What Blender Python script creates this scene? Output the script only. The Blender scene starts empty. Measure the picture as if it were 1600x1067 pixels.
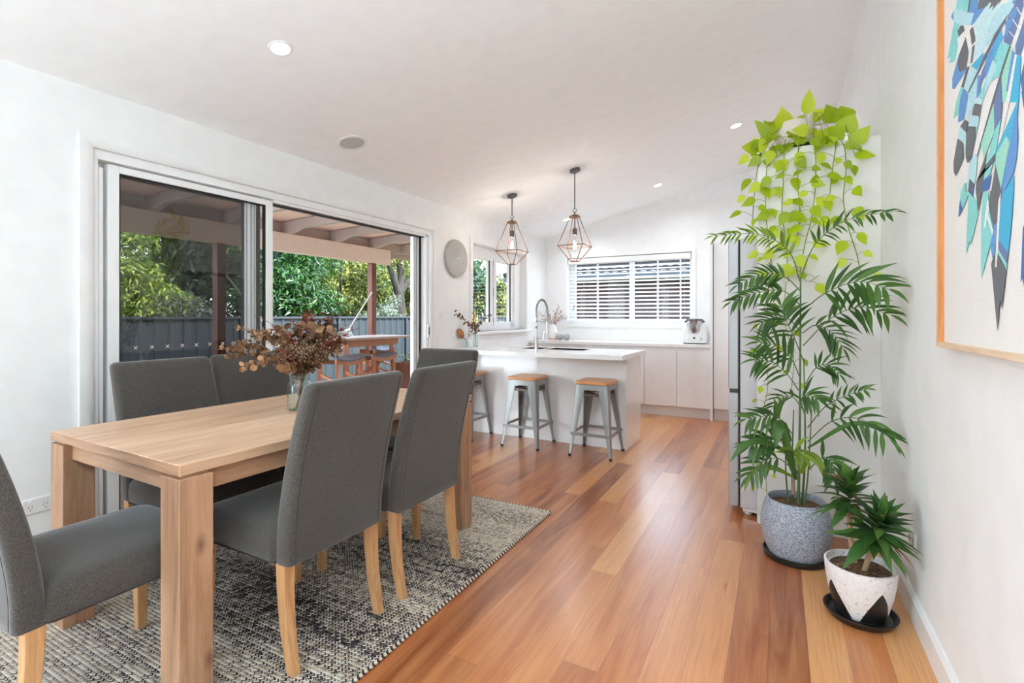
import bpy, bmesh, math, random
import numpy as np
from mathutils import Vector, Matrix
random.seed(7)
rng = np.random.default_rng(7)
S = bpy.context.scene
COL = S.collection
PI = math.pi

# ------------------------------------------------------------------ camera geometry (used to measure the place)
FPX, YAW, EYE, HOR = 779.0, math.radians(28.16), 1.25, 494.0
CY, SY = math.cos(YAW), math.sin(YAW)
def at(u, v, X=None, Y=None, Z=None):
    """point of the photo at a known plane of the room"""
    a = (u - 800) / FPX; b = (HOR - v) / FPX
    d = (a*CY - SY, a*SY + CY, b)
    t = X/d[0] if X is not None else Y/d[1] if Y is not None else (Z-EYE)/d[2]
    return Vector((t*d[0], t*d[1], EYE + t*d[2]))
def ceil_z(x): return 2.43 + 0.2314*(x + 3.14)
CEIL_ROT = -math.atan(0.2314)

# ------------------------------------------------------------------ mesh builder
class MB:
    def __init__(s): s.v = []; s.f = []
    def add(s, vs, fs):
        n = len(s.v); s.v.extend([tuple(p) for p in vs]); s.f.extend([tuple(i+n for i in q) for q in fs]); return s
    def box(s, x0, x1, y0, y1, z0, z1):
        return s.add([(x0,y0,z0),(x1,y0,z0),(x1,y1,z0),(x0,y1,z0),(x0,y0,z1),(x1,y0,z1),(x1,y1,z1),(x0,y1,z1)],
            [(0,3,2,1),(4,5,6,7),(0,1,5,4),(1,2,6,5),(2,3,7,6),(3,0,4,7)])
    def rings(s, rs, c0=True, c1=True, closed=True):
        n = len(rs[0]); vs = [p for r in rs for p in r]; fs = []
        for i in range(len(rs)-1):
            for j in range(n if closed else n-1):
                k = (j+1) % n
                fs.append((i*n+j, i*n+k, (i+1)*n+k, (i+1)*n+j))
        if c0: fs.append(tuple(reversed(range(n))))
        if c1: fs.append(tuple(range((len(rs)-1)*n, len(rs)*n)))
        return s.add(vs, fs)
    def tube(s, pts, r, n=8, cap=True):
        pts = [Vector(p) for p in pts]; m = len(pts)
        if not hasattr(r, '__len__'): r = [r]*m
        rs = []; ref = None
        for i, p in enumerate(pts):
            t = (pts[min(i+1, m-1)] - pts[max(i-1, 0)])
            t = t.normalized() if t.length > 1e-9 else Vector((0,0,1))
            if ref is None:
                ref = Vector((1,0,0)) if abs(t.x) < .8 else Vector((0,1,0))
            a = (ref - t*ref.dot(t))
            if a.length < 1e-6: a = t.orthogonal()
            a.normalize(); b = t.cross(a); ref = a
            rs.append([p + r[i]*(math.cos(2*PI*k/n)*a + math.sin(2*PI*k/n)*b) for k in range(n)])
        return s.rings(rs, cap, cap)
    def bar(s, p, q, w, h):
        """square bar from p to q"""
        p = Vector(p); q = Vector(q); t = (q-p).normalized()
        a = Vector((0,0,1)).cross(t)
        if a.length < 1e-4: a = Vector((1,0,0))
        a.normalize(); b = t.cross(a)
        k = [(-w/2,-h/2),(w/2,-h/2),(w/2,h/2),(-w/2,h/2)]
        return s.rings([[p+a*x+b*y for x,y in k],[q+a*x+b*y for x,y in k]])
    def lathe(s, prof, n=32, c=(0,0,0), cap=True, M=None):
        rs = []
        for r, z in prof:
            ring = [Vector((r*math.cos(2*PI*k/n), r*math.sin(2*PI*k/n), z)) for k in range(n)]
            if M is not None: ring = [M @ p for p in ring]
            rs.append([p + Vector(c) for p in ring])
        return s.rings(rs, cap, cap)
    def prism(s, poly, fn, a, b):
        """poly of 2D points, fn(x,y,d)->3D, extruded from a to b"""
        n = len(poly)
        vs = [fn(x,y,a) for x,y in poly] + [fn(x,y,b) for x,y in poly]
        fs = [tuple(reversed(range(n))), tuple(range(n,2*n))] + [(i,(i+1)%n,n+(i+1)%n,n+i) for i in range(n)]
        return s.add(vs, fs)
    def ball(s, c, r, n=16, m=10, sc=(1,1,1), M=None):
        rs = []
        for i in range(1, m):
            th = PI*i/m
            ring = [Vector((r*sc[0]*math.sin(th)*math.cos(2*PI*k/n), r*sc[1]*math.sin(th)*math.sin(2*PI*k/n), -r*sc[2]*math.cos(th))) for k in range(n)]
            if M is not None: ring = [M @ p for p in ring]
            rs.append([p + Vector(c) for p in ring])
        return s.rings(rs)
    def move(s, M):
        s.v = [tuple(M @ Vector(p)) for p in s.v]; return s
    def build(s, name, mat, parent=None, smooth=None, bevel=0, seg=2):
        me = bpy.data.meshes.new(name); me.from_pydata(s.v, [], s.f)
        bm = bmesh.new(); bm.from_mesh(me)
        if len(s.f) < 30000: bmesh.ops.recalc_face_normals(bm, faces=bm.faces)
        bm.to_mesh(me); bm.free()
        me.materials.append(mat)
        o = bpy.data.objects.new(name, me); COL.objects.link(o)
        if parent is not None: o.parent = parent
        if bevel:
            md = o.modifiers.new('bevel', 'BEVEL'); md.width = bevel; md.segments = seg; md.limit_method = 'ANGLE'; md.angle_limit = math.radians(40)
            smooth = smooth or 40
        if smooth:
            me.polygons.foreach_set('use_smooth', [True]*len(me.polygons))
            if smooth < 180: me.set_sharp_from_angle(angle=math.radians(smooth))
        return o
def B(*a): return MB().box(*a)
def sheet(name, vs, fs, mat, parent=None, smooth=False):
    """large open mesh (leaves, glass) straight from lists, normals kept"""
    me = bpy.data.meshes.new(name); me.from_pydata(vs, [], fs); me.materials.append(mat)
    if smooth: me.polygons.foreach_set('use_smooth', [True]*len(me.polygons))
    o = bpy.data.objects.new(name, me); COL.objects.link(o)
    if parent is not None: o.parent = parent
    return o
def rrect(w, d, r, n=4, cx=0, cy=0):
    out = []
    for (sx, sy, a0) in ((1,1,0),(-1,1,90),(-1,-1,180),(1,-1,270)):
        for k in range(n+1):
            a = math.radians(a0 + 90*k/n)
            out.append((cx + sx*(w/2-r) + r*math.cos(a), cy + sy*(d/2-r) + r*math.sin(a)))
    return out
def spline(pts, n=24):
    P = [Vector(p) for p in pts]
    if len(P) == 2: return [P[0].lerp(P[1], i/n) for i in range(n+1)]
    P = [2*P[0]-P[1]] + P + [2*P[-1]-P[-2]]
    out = []; segs = len(P)-3
    for i in range(n+1):
        x = segs*i/n; k = min(int(x), segs-1); t = x-k
        a, b, c, d = P[k:k+4]
        out.append(0.5*((2*b) + (c-a)*t + (2*a-5*b+4*c-d)*t*t + (3*b-a-3*c+d)*t**3))
    return out

# ------------------------------------------------------------------ things
def tag(o, label=None, cat=None, group=None, kind=None):
    if label: o['label'] = label
    if cat: o['category'] = cat
    if group: o['group'] = group
    if kind: o['kind'] = kind
    return o
def thing(name, label=None, cat=None, loc=(0,0,0), rz=0, group=None, kind=None):
    o = bpy.data.objects.new(name, None); COL.objects.link(o); o.empty_display_size = .1
    o.location = loc; o.rotation_euler = (0,0,rz)
    return tag(o, label, cat, group, kind)
def dup(root, loc, rz, label=None, group=None):
    r = root.copy(); COL.objects.link(r); r.location = loc; r.rotation_euler = (0,0,rz)
    if label: r['label'] = label
    if group: r['group'] = group
    for ch in list(root.children):
        c = ch.copy(); COL.objects.link(c); c.parent = r
        for g in ch.children:
            d = g.copy(); COL.objects.link(d); d.parent = c
    return r

# ------------------------------------------------------------------ materials
def lin(c):
    return tuple((x/12.92 if x <= .04045 else ((x+.055)/1.055)**2.4) for x in [k/255 for k in c]) + (1,)
class NT:
    def __init__(s, name):
        s.m = bpy.data.materials.new(name); s.m.use_nodes = True; s.t = s.m.node_tree; s.n = s.t.nodes; s.l = s.t.links
        s.b = s.n['Principled BSDF']; s.out = s.n['Material Output']
    def node(s, ty, **kw):
        x = s.n.new(ty)
        for k, v in kw.items(): setattr(x, k, v)
        return x
    def link(s, a, b): s.l.new(a, b)
    def put(s, sock, val):
        if hasattr(val, 'is_linked') or isinstance(val, bpy.types.NodeSocket): s.link(val, sock)
        else: sock.default_value = val
    def math(s, op, a, b=0.0, c=None):
        x = s.node('ShaderNodeMath', operation=op); s.put(x.inputs[0], a); s.put(x.inputs[1], b)
        if c is not None: s.put(x.inputs[2], c)
        return x.outputs[0]
    def coords(s, kind='Object'): return s.node('ShaderNodeTexCoord').outputs[kind]
    def sep(s, v):
        x = s.node('ShaderNodeSeparateXYZ'); s.link(v, x.inputs[0]); return x.outputs
    def comb(s, x=0., y=0., z=0.):
        c = s.node('ShaderNodeCombineXYZ'); s.put(c.inputs[0], x); s.put(c.inputs[1], y); s.put(c.inputs[2], z); return c.outputs[0]
    def mapping(s, v, scale=(1,1,1), loc=(0,0,0), rot=(0,0,0)):
        x = s.node('ShaderNodeMapping'); s.link(v, x.inputs[0]); x.inputs['Scale'].default_value = scale; x.inputs['Location'].default_value = loc; x.inputs['Rotation'].default_value = rot
        return x.outputs[0]
    def noise(s, v, scale=5., detail=3., rough=.5, dist=0., color=False):
        x = s.node('ShaderNodeTexNoise'); s.link(v, x.inputs['Vector']); x.inputs['Scale'].default_value = scale; x.inputs['Detail'].default_value = detail
        x.inputs['Roughness'].default_value = rough; x.inputs['Distortion'].default_value = dist
        return x.outputs['Color' if color else 'Fac']
    def white(s, v):
        x = s.node('ShaderNodeTexWhiteNoise', noise_dimensions='3D'); s.link(v, x.inputs['Vector']); return x.outputs['Value']
    def voro(s, v, scale, feature='F1', out='Distance', rnd=1.):
        x = s.node('ShaderNodeTexVoronoi', feature=feature); s.link(v, x.inputs['Vector']); x.inputs['Scale'].default_value = scale; x.inputs['Randomness'].default_value = rnd
        return x.outputs[out]
    def ramp(s, f, stops, interp='LINEAR'):
        x = s.node('ShaderNodeValToRGB'); x.color_ramp.interpolation = interp; e = x.color_ramp.elements
        while len(e) > 1: e.remove(e[-1])
        e[0].position = stops[0][0]; e[0].color = stops[0][1]
        for p, c in stops[1:]:
            k = e.new(p); k.color = c
        s.put(x.inputs[0], f); return x.outputs[0]
    def mix(s, f, a, b, blend='MIX'):
        x = s.node('ShaderNodeMix', data_type='RGBA', blend_type=blend); s.put(x.inputs[0], f); s.put(x.inputs[6], a); s.put(x.inputs[7], b); return x.outputs[2]
    def bump(s, h, strength=.3, dist=.01):
        x = s.node('ShaderNodeBump'); x.inputs['Strength'].default_value = strength; x.inputs['Distance'].default_value = dist; s.link(h, x.inputs['Height']); s.link(x.outputs[0], s.b.inputs['Normal'])
    def set(s, **kw):
        names = dict(color='Base Color', rough='Roughness', metal='Metallic', coat='Coat Weight', coatr='Coat Roughness', spec='Specular IOR Level', sheen='Sheen Weight', trans='Transmission Weight', ior='IOR', emit='Emission Color', emits='Emission Strength')
        for k, v in kw.items(): s.put(s.b.inputs[names[k]], v)
        return s
def flat(name, c, rough=.5, **kw):
    n = NT(name); n.set(color=lin(c), rough=rough, **kw)
    # faint wear so that no surface is a dead flat tone
    v = n.coords(); f = n.noise(v, 9., 3.)
    n.set(color=n.mix(f, lin([x*.97 for x in c]), lin([min(255, x*1.02) for x in c])))
    return n.m
def wood(name, cs, axis='z', rough=.45, board=0, cross=16., along=1.6, knots=False, coat=0.):
    n = NT(name); v = n.coords()
    sc = [cross]*3; sc['xyz'.index(axis)] = along
    if board:
        x = n.sep(v); k = n.math('FLOOR', n.math('DIVIDE', x[0], board)); w = n.white(n.comb(k, 3.3, 1.7))
        off = n.comb(n.math('MULTIPLY', w, 9.), n.math('MULTIPLY', w, 37.), 0.)
        a = n.node('ShaderNodeVectorMath', operation='ADD'); n.link(v, a.inputs[0]); n.link(off, a.inputs[1]); v2 = a.outputs[0]
    else: v2 = v; w = None
    g = n.noise(n.mapping(v2, sc), 1., 5., .6, 1.6)
    fine = n.noise(n.mapping(v2, [q*5 for q in sc]), 1.3, 3., .6, .3)
    f = n.math('ADD', n.math('MULTIPLY', g, .75), n.math('MULTIPLY', fine, .25))
    if w is not None: f = n.math('ADD', f, n.math('MULTIPLY', n.math('SUBTRACT', w, .5), .06))
    c = n.ramp(f, [(.28, lin(cs[0])), (.5, lin(cs[1])), (.72, lin(cs[2]))])
    if knots:
        kv = [9.]*3; kv['xyz'.index(axis)] = 4.5
        d = n.voro(n.mapping(v, kv, loc=(.37,.2,.61)), 1.)
        kn = n.ramp(d, [(.05, (1,1,1,1)), (.12, (.5,.5,.5,1)), (.2, (0,0,0,1))])
        c = n.mix(n.math('MULTIPLY', kn, .75), c, lin((98,62,42)))
    n.set(color=c, rough=rough, coat=coat, coatr=.15); n.bump(fine, .08, .002)
    return n.m
def glass(name, tint=(1,1,1), refl=1.0, rough=0.):
    n = NT(name); n.n.remove(n.b)
    tr = n.node('ShaderNodeBsdfTransparent'); tr.inputs[0].default_value = tuple(tint)+(1,)
    gl = n.node('ShaderNodeBsdfGlossy'); gl.inputs['Roughness'].default_value = rough
    ge = n.node('ShaderNodeNewGeometry'); dt = n.node('ShaderNodeVectorMath', operation='DOT_PRODUCT'); n.link(ge.outputs['Normal'], dt.inputs[0]); n.link(ge.outputs['Incoming'], dt.inputs[1])
    sch = n.math('ADD', n.math('MULTIPLY', n.math('POWER', n.math('SUBTRACT', 1., n.math('ABSOLUTE', dt.outputs['Value'])), 5.), .96), .04)
    mx = n.node('ShaderNodeMixShader'); n.link(n.math('MULTIPLY', sch, refl), mx.inputs[0]); n.link(tr.outputs[0], mx.inputs[1]); n.link(gl.outputs[0], mx.inputs[2])
    n.link(mx.outputs[0], n.out.inputs[0]); return n.m
def leafmat(name, cs, trans=.35, rough=.4, tcol=None, island=True):
    n = NT(name)
    if island: r = n.node('ShaderNodeNewGeometry').outputs['Random Per Island']
    else: r = n.noise(n.coords(), 14., 2.)
    c = n.ramp(r, [(i/(len(cs)-1), lin(k)) for i, k in enumerate(cs)])
    n.set(color=c, rough=rough)
    tl = n.node('ShaderNodeBsdfTranslucent'); n.put(tl.inputs[0], c if tcol is None else lin(tcol))
    mx = n.node('ShaderNodeMixShader'); mx.inputs[0].default_value = trans
    n.link(n.b.outputs[0], mx.inputs[1]); n.link(tl.outputs[0], mx.inputs[2]); n.link(mx.outputs[0], n.out.inputs[0]); return n.m
def glow(name, c, strength):
    n = NT(name); n.set(color=(0,0,0,1), emit=lin(c), emits=strength); return n.m

M = {}
M['wall'] = flat('wall_paint', (240,240,239), .7)
M['ceil'] = flat('ceiling_paint', (251,250,249), .85)
M['trim'] = flat('gloss_trim_paint', (241,241,240), .35)
M['frame'] = flat('white_aluminium', (245,245,245), .35)
M['alu'] = flat('grey_aluminium', (178,182,186), .35, metal=.2)
M['seal'] = flat('black_seal', (35,36,38), .6)
M['cab'] = flat('gloss_white_cabinet', (236,235,235), .12, coat=.6, coatr=.05)
M['stone'] = flat('white_stone_bench', (238,238,238), .16)
M['kick'] = flat('kickboard', (215,213,211), .4)
M['blind'] = flat('white_blind_slat', (240,240,239), .45)
M['steel'] = flat('brushed_steel', (150,150,150), .3, metal=1.)
M['sinksteel'] = flat('satin_sink_steel', (214,214,214), .45, metal=.6)
M['chrome'] = flat('chrome', (205,205,206), .12, metal=1.)
M['dark'] = flat('dark_hardware', (48,46,45), .4)
M['black'] = flat('black_plastic', (30,29,29), .35)
M['white'] = flat('white_plastic', (238,238,237), .3)
M['stoolmetal'] = flat('pale_grey_metal', (150,151,150), .36, metal=.4)
M['copper'] = flat('copper_wire', (142,96,70), .45, metal=.45)
M['bronze'] = flat('grey_bronze_fitting', (105,98,92), .4, metal=.5)
M['greycap'] = flat('grey_canopy', (98,97,95), .5)
M['fridge'] = flat('fridge_silver', (172,172,175), .3, metal=.45)
M['fridgeside'] = flat('fridge_side', (206,202,205), .4)
M['panel'] = flat('white_end_panel', (232,229,226), .35)
M['glass'] = glass('clear_glass')
M['farpane'] = glass('low_glare_pane', (1,1,1), .3)
M['screen'] = glass('flyscreen_tint', (.46,.46,.46), .5)
M['bottle'] = glass('bottle_glass', (.93,.96,.95), 1.)
M['clock'] = None
n = NT('clock_concrete'); v = n.coords(); n.set(color=n.ramp(n.noise(v, 40., 6., .7), [(.3, lin((168,167,164))), (.7, lin((190,189,186)))]), rough=.8); M['clock'] = n.m
# floorboards
n = NT('timber_floorboards'); v = n.coords(); x = n.sep(v); W_ = .131
px = n.math('DIVIDE', n.math('ADD', x[0], .035), W_); row = n.math('FLOOR', px); rr = n.white(n.comb(row, 1.5, 8.2))
py = n.math('ADD', n.math('DIVIDE', x[1], 1.75), n.math('MULTIPLY', rr, 7.)); bi = n.math('FLOOR', py)
w = n.white(n.comb(row, bi, 4.4)); w2 = n.white(n.comb(bi, row, 9.1))
off = n.comb(n.math('MULTIPLY', w, 13.), n.math('MULTIPLY', w2, 29.), n.math('MULTIPLY', w, 5.))
a = n.node('ShaderNodeVectorMath', operation='ADD'); n.link(v, a.inputs[0]); n.link(off, a.inputs[1]); vv = a.outputs[0]
g = n.noise(n.mapping(vv, (13., 1.1, 1.)), 1., 4., .55, 1.5)
fine = n.noise(n.mapping(vv, (110., 3.5, 1.)), 1., 3., .6)
base = n.ramp(w, [(0., lin((126,64,32))), (.2, lin((150,80,42))), (.45, lin((172,98,52))), (.7, lin((186,114,64))), (.88, lin((204,138,82))), (1., lin((216,160,102)))])
base = n.mix(n.math('MULTIPLY', n.ramp(g, [(.35, (0,0,0,1)), (.65, (1,1,1,1))]), .5), base, lin((214,150,98)))
base = n.mix(n.math('MULTIPLY', n.ramp(fine, [(.45, (0,0,0,1)), (.75, (1,1,1,1))]), .35), base, lin((128,68,38)))
fx = n.math('FRACT', px); fy = n.math('FRACT', py)
gap = n.math('MAXIMUM', n.math('LESS_THAN', n.math('MINIMUM', fx, n.math('SUBTRACT', 1., fx)), .007), n.math('LESS_THAN', fy, .0014))
n.set(color=n.mix(n.math('MULTIPLY', gap, .55), base, lin((84,48,28))), rough=n.math('ADD', .24, n.math('MULTIPLY', g, .12)), coat=.4, coatr=.28)
n.bump(n.math('SUBTRACT', n.math('MULTIPLY', n.noise(n.mapping(v, (3.,.8,1.)), 1., 2.), .6), gap), .06, .004); M['floor'] = n.m
# rug
n = NT('braided_jute_rug'); v = n.coords(); x = n.sep(v); P_ = .0155
r = n.math('DIVIDE', x[1], P_); ri = n.math('FLOOR', r); rf = n.math('FRACT', r)
ch = n.math('ABSOLUTE', n.math('SUBTRACT', rf, .5))
u = n.math('ADD', n.math('DIVIDE', x[0], .0085), n.math('MULTIPLY', ch, 2.6)); ui = n.math('FLOOR', u); uf = n.math('FRACT', u)
rnd = n.white(n.comb(ri, ui, 3.7))
band = n.noise(n.comb(n.math('MULTIPLY', x[0], .5), n.math('MULTIPLY', x[1], 2.6), 0.), 1., 2., .6)
line = n.white(n.comb(ri, 7.7, n.math('FLOOR', n.math('MULTIPLY', x[0], 1.1))))
d = n.math('ADD', n.math('MULTIPLY', n.math('SUBTRACT', band, .5), 1.3), n.math('MULTIPLY', n.math('SUBTRACT', line, .5), .22))
yy = n.ramp(n.math('ADD', n.math('DIVIDE', x[1], 2.6), .5), [(0., (.30,.30,.30,1)), (.22, (.34,.34,.34,1)), (.40, (.46,.46,.46,1)), (.68, (.52,.52,.52,1)), (.80, (.34,.34,.34,1)), (.92, (.18,.18,.18,1))])
thr = n.math('ADD', n.math('ADD', d, yy), .0)
zig = n.math('FRACT', n.math('MULTIPLY', u, .5)); rnd = n.math('ADD', n.math('MULTIPLY', zig, .55), n.math('MULTIPLY', rnd, .45))
isd = n.math('LESS_THAN', rnd, thr)
cream = n.ramp(n.white(n.comb(ui, ri, 2.)), [(0., lin((196,176,152))), (.5, lin((222,208,190))), (1., lin((238,230,218)))])
darkc = n.ramp(n.white(n.comb(ri, ui, 5.)), [(0., lin((44,42,46))), (.6, lin((70,66,68))), (1., lin((110,100,94)))])
c = n.mix(isd, cream, darkc)
h = n.math('MULTIPLY', n.math('SINE', n.math('MULTIPLY', rf, PI)), n.math('POWER', n.math('SINE', n.math('MULTIPLY', uf, PI)), .5))
c = n.mix(n.math('MULTIPLY', n.math('LESS_THAN', h, .35), .3), c, lin((70,60,54)))
n.set(color=c, rough=.9, spec=.2); n.bump(h, .9, .005); M['rug'] = n.m
# chair fabric
n = NT('charcoal_woven_fabric'); v = n.coords()
f1 = n.noise(v, 460., 2., .7); f2 = n.noise(n.mapping(v, (800.,800.,190.)), 1., 1.); f3 = n.noise(v, 3., 2.)
f = n.math('ADD', n.math('ADD', n.math('MULTIPLY', f1, .55), n.math('MULTIPLY', f2, .35)), n.math('MULTIPLY', f3, .1))
n.set(color=n.ramp(f, [(.34, lin((38,35,33))), (.5, lin((67,63,59))), (.64, lin((106,99,94)))]), rough=.9, sheen=.35, spec=.2); n.bump(f, .25, .002); M['fabric'] = n.m
M['stitch'] = flat('dark_stitch', (50,46,45), .9)
TB = ((130,94,70),(172,131,101),(196,158,127))
M['tabletop'] = wood('acacia_tabletop', ((170,131,103),(204,167,136),(224,192,162)), 'y', .42, .095, 10., .8)
M['tableleg'] = wood('acacia_leg', TB, 'z', .5, 0, 14., 1.2, True)
M['tableapron'] = wood('acacia_apron', TB, 'y', .5, 0, 14., 1.3)
M['tableaprx'] = wood('acacia_apron_cross', TB, 'x', .5, 0, 14., 1.3)
M['chairleg'] = wood('oak_chair_leg', ((160,112,70),(192,144,98),(212,168,122)), 'z', .5, 0, 40., 3.)
M['stoolseat'] = wood('elm_stool_seat', ((188,124,74),(212,150,98),(226,172,122)), 'x', .35, 0, 30., 3.)
M['oak'] = wood('oak_frame', ((206,172,140),(222,192,162),(234,208,182)), 'y', .5, 0, 60., 4.)
M['oakin'] = wood('oak_frame_inner', ((170,104,52),(198,130,72),(214,150,92)), 'z', .5, 0, 50., 3.)
n = NT('canvas_weave'); v = n.coords(); n.set(color=n.ramp(n.noise(v, 260., 2.), [(.3, lin((226,221,216))), (.7, lin((238,234,230)))]), rough=.9); M['canvas'] = n.m
def paint(name, c, g=.12):
    n = NT(name); v = n.coords(); f = n.noise(v, 230., 3., .7)
    n.set(color=n.ramp(f, [(.3, lin([max(0,k*(1-g)) for k in c])), (.7, lin([min(255,k*(1+g*.6)) for k in c]))]), rough=.9); return n.m
for k, c in dict(T=(142,212,208), L=(184,220,228), I=(200,229,232), B=(104,152,206), N=(112,128,168), G=(110,111,115), C=(78,176,212), A=(160,216,196), K=(78,114,172), H=(238,234,230)).items():
    M['art'+k] = paint('art_paint_'+k.lower(), c)
# pots
n = NT('blue_grey_terrazzo'); v = n.coords()
f = n.voro(v, 320., out='Color'); fs = n.sep(f)[0]
n.set(color=n.ramp(fs, [(0., lin((92,97,110))), (.14, lin((134,140,154))), (.32, lin((160,166,180))), (.75, lin((178,183,194))), (.9, lin((210,213,220))), (1., lin((228,230,234)))], 'CONSTANT'), rough=.8); n.bump(fs, .3, .002); M['terrazzo'] = n.m
n = NT('white_speckled_concrete'); v = n.coords(); f = n.sep(n.voro(v, 150., out='Color'))[1]
n.set(color=n.ramp(f, [(0., lin((176,166,158))), (.06, lin((222,217,214))), (1., lin((234,230,228)))]), rough=.7); M['speckle'] = n.m
M['beigepot'] = flat('beige_stoneware', (222,212,200), .75)
n = NT('potting_bark'); v = n.coords(); f = n.voro(n.mapping(v, (1.,1.6,1.)), 90., out='Color'); fs = n.sep(f)[0]
n.set(color=n.ramp(fs, [(0., lin((58,40,28))), (.5, lin((96,68,48))), (.85, lin((128,94,66))), (1., lin((164,126,90)))]), rough=.95); n.bump(fs, .8, .01); M['soil'] = n.m
M['palm'] = leafmat('palm_leaf', ((48,80,34),(66,104,42),(88,126,54)), .32, .38)
M['palmlit'] = leafmat('bright_lit_leaf', ((88,118,34),(118,148,38),(140,168,52)), .4, .38)  # lighter green; lit look of the top frond is put into the colour
M['palmstem'] = flat('palm_cane', (84,106,62), .5)
M['palmsheath'] = flat('dry_cane_sheath', (168,142,116), .7)
M['pothos'] = leafmat('lime_pothos_leaf', ((140,166,18),(172,196,24),(198,216,40),(214,226,76)), .48, .35)
M['vine'] = flat('pothos_vine', (134,142,54), .5)
M['drac'] = leafmat('dracaena_leaf', ((40,72,32),(62,104,46),(92,130,62)), .28, .3)
M['dracdry'] = leafmat('dry_leaf_tip', ((150,104,70),(186,140,104)), .2, .6)
M['cane'] = flat('dracaena_cane', (176,146,112), .8)
M['eucal'] = leafmat('dried_gum_leaf', ((92,62,42),(126,90,60),(160,120,84)), .15, .6)
M['eucalpale'] = leafmat('pale_dried_gum_leaf', ((136,96,62),(168,124,84),(192,150,108)), .2, .6)
M['rust'] = leafmat('rust_dried_fern', ((96,38,24),(126,58,36),(150,84,52)), .15, .7)
M['breath'] = leafmat('dried_baby_breath', ((150,118,98),(186,156,136),(212,190,174)), .15, .8)
M['drystem'] = flat('dried_stem', (122,92,64), .8)
M['greysprig'] = leafmat('grey_dried_sprig', ((78,66,62),(104,90,84)), .1, .7)
M['banksia'] = flat('dried_banksia', (172,120,78), .9)
M['pinksprig'] = leafmat('pink_dried_sprig', ((150,112,98),(190,152,136),(214,188,176)), .2, .8)
M['blush'] = flat('blush_glaze', (226,190,168), .6)
M['ceramic'] = flat('white_ceramic', (232,229,226), .5)
n = NT('marbled_grey_stone'); v = n.coords(); n.set(color=n.ramp(n.noise(v, 22., 5., .6, 2.), [(.35, lin((120,122,124))), (.6, lin((190,190,188)))]), rough=.6); M['marble'] = n.m
# outdoors
M['post'] = wood('stained_post', ((84,44,32),(108,60,42),(130,78,56)), 'z', .6, 0, 30., 2.)
M['beam'] = flat('cream_beam_paint', (238,218,202), .6)
M['rafter'] = flat('grey_rafter_paint', (182,168,161), .6)
M['lining'] = flat('pale_roof_lining', (242,214,200), .7)
M['deck'] = wood('deck_boards', ((140,108,86),(172,136,108),(190,158,128)), 'y', .6, .09, 20., 2.)
M['fence'] = flat('blue_grey_steel_fence', (46,52,57), .5)
M['teak'] = wood('teak_furniture', ((120,66,40),(156,92,58),(180,116,78)), 'z', .5, 0, 40., 3.)
M['teaktop'] = wood('weathered_teak_top', ((138,112,98),(168,142,126),(184,160,146)), 'y', .6, .06, 40., 3.)
M['cushion'] = flat('grey_slung_seat', (98,94,98), .8)
M['rope'] = flat('cream_hammock_rope', (206,198,188), .9)
n = NT('ground_lawn'); v = n.coords(); n.set(color=n.ramp(n.noise(v, 6., 5.), [(.3, lin((64,78,38))), (.7, lin((96,108,56)))]), rough=.95); M['lawn'] = n.m
M['tr_bright'] = leafmat('bright_gum_leaf', ((62,84,18),(104,130,32),(150,172,56),(200,208,108)), .35, .35)
M['tr_mid'] = leafmat('broad_green_leaf', ((18,42,14),(32,66,22),(48,86,30),(74,112,46)), .3, .35)
M['tr_dark'] = leafmat('dark_green_leaf', ((18,36,16),(28,52,22),(40,68,28)), .25, .5)
M['tr_olive'] = leafmat('olive_yellow_leaf', ((50,62,20),(80,90,28),(118,122,42),(160,158,74)), .35, .4)
M['tr_grey'] = leafmat('grey_green_leaf', ((64,76,58),(96,106,86),(132,140,118)), .25, .5)
M['tr_strap'] = leafmat('yellow_strap_leaf', ((150,160,40),(200,190,60),(214,150,50)), .35, .4)
n = NT('tree_bark'); v = n.coords(); n.set(color=n.ramp(n.noise(n.mapping(v, (9.,9.,2.)), 1., 5.), [(.3, lin((34,30,27))), (.7, lin((66,59,54)))]), rough=.95); M['bark'] = n.m
n = NT('brown_brick'); v = n.coords(); bt = n.node('ShaderNodeTexBrick'); n.link(n.mapping(v, (1,1,1), rot=(PI/2,0,0)), bt.inputs['Vector']); bt.inputs['Scale'].default_value = 4.; bt.inputs['Color1'].default_value = lin((70,44,36)); bt.inputs['Color2'].default_value = lin((54,34,28)); bt.inputs['Mortar'].default_value = lin((78,68,62)); bt.inputs['Mortar Size'].default_value = .015
n.set(color=bt.outputs['Color'], rough=.9); M['brick'] = n.m
M['tile'] = flat('dark_roof_tile', (22,21,21), .9, spec=.05); M['sunlitlip'] = flat('painted_sunlit_lip', (150,144,140), .8)  # pale lip colour stands in for sun on the tile edges
M['art_edge'] = M['oak']
SKY, SUN, UPL, LAMP, KLAMP, BULB, EXPO, LCOL = 7., 11.0, 76., 1.5, 4.5, 6., .58, (.88,.94,1.)
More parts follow.
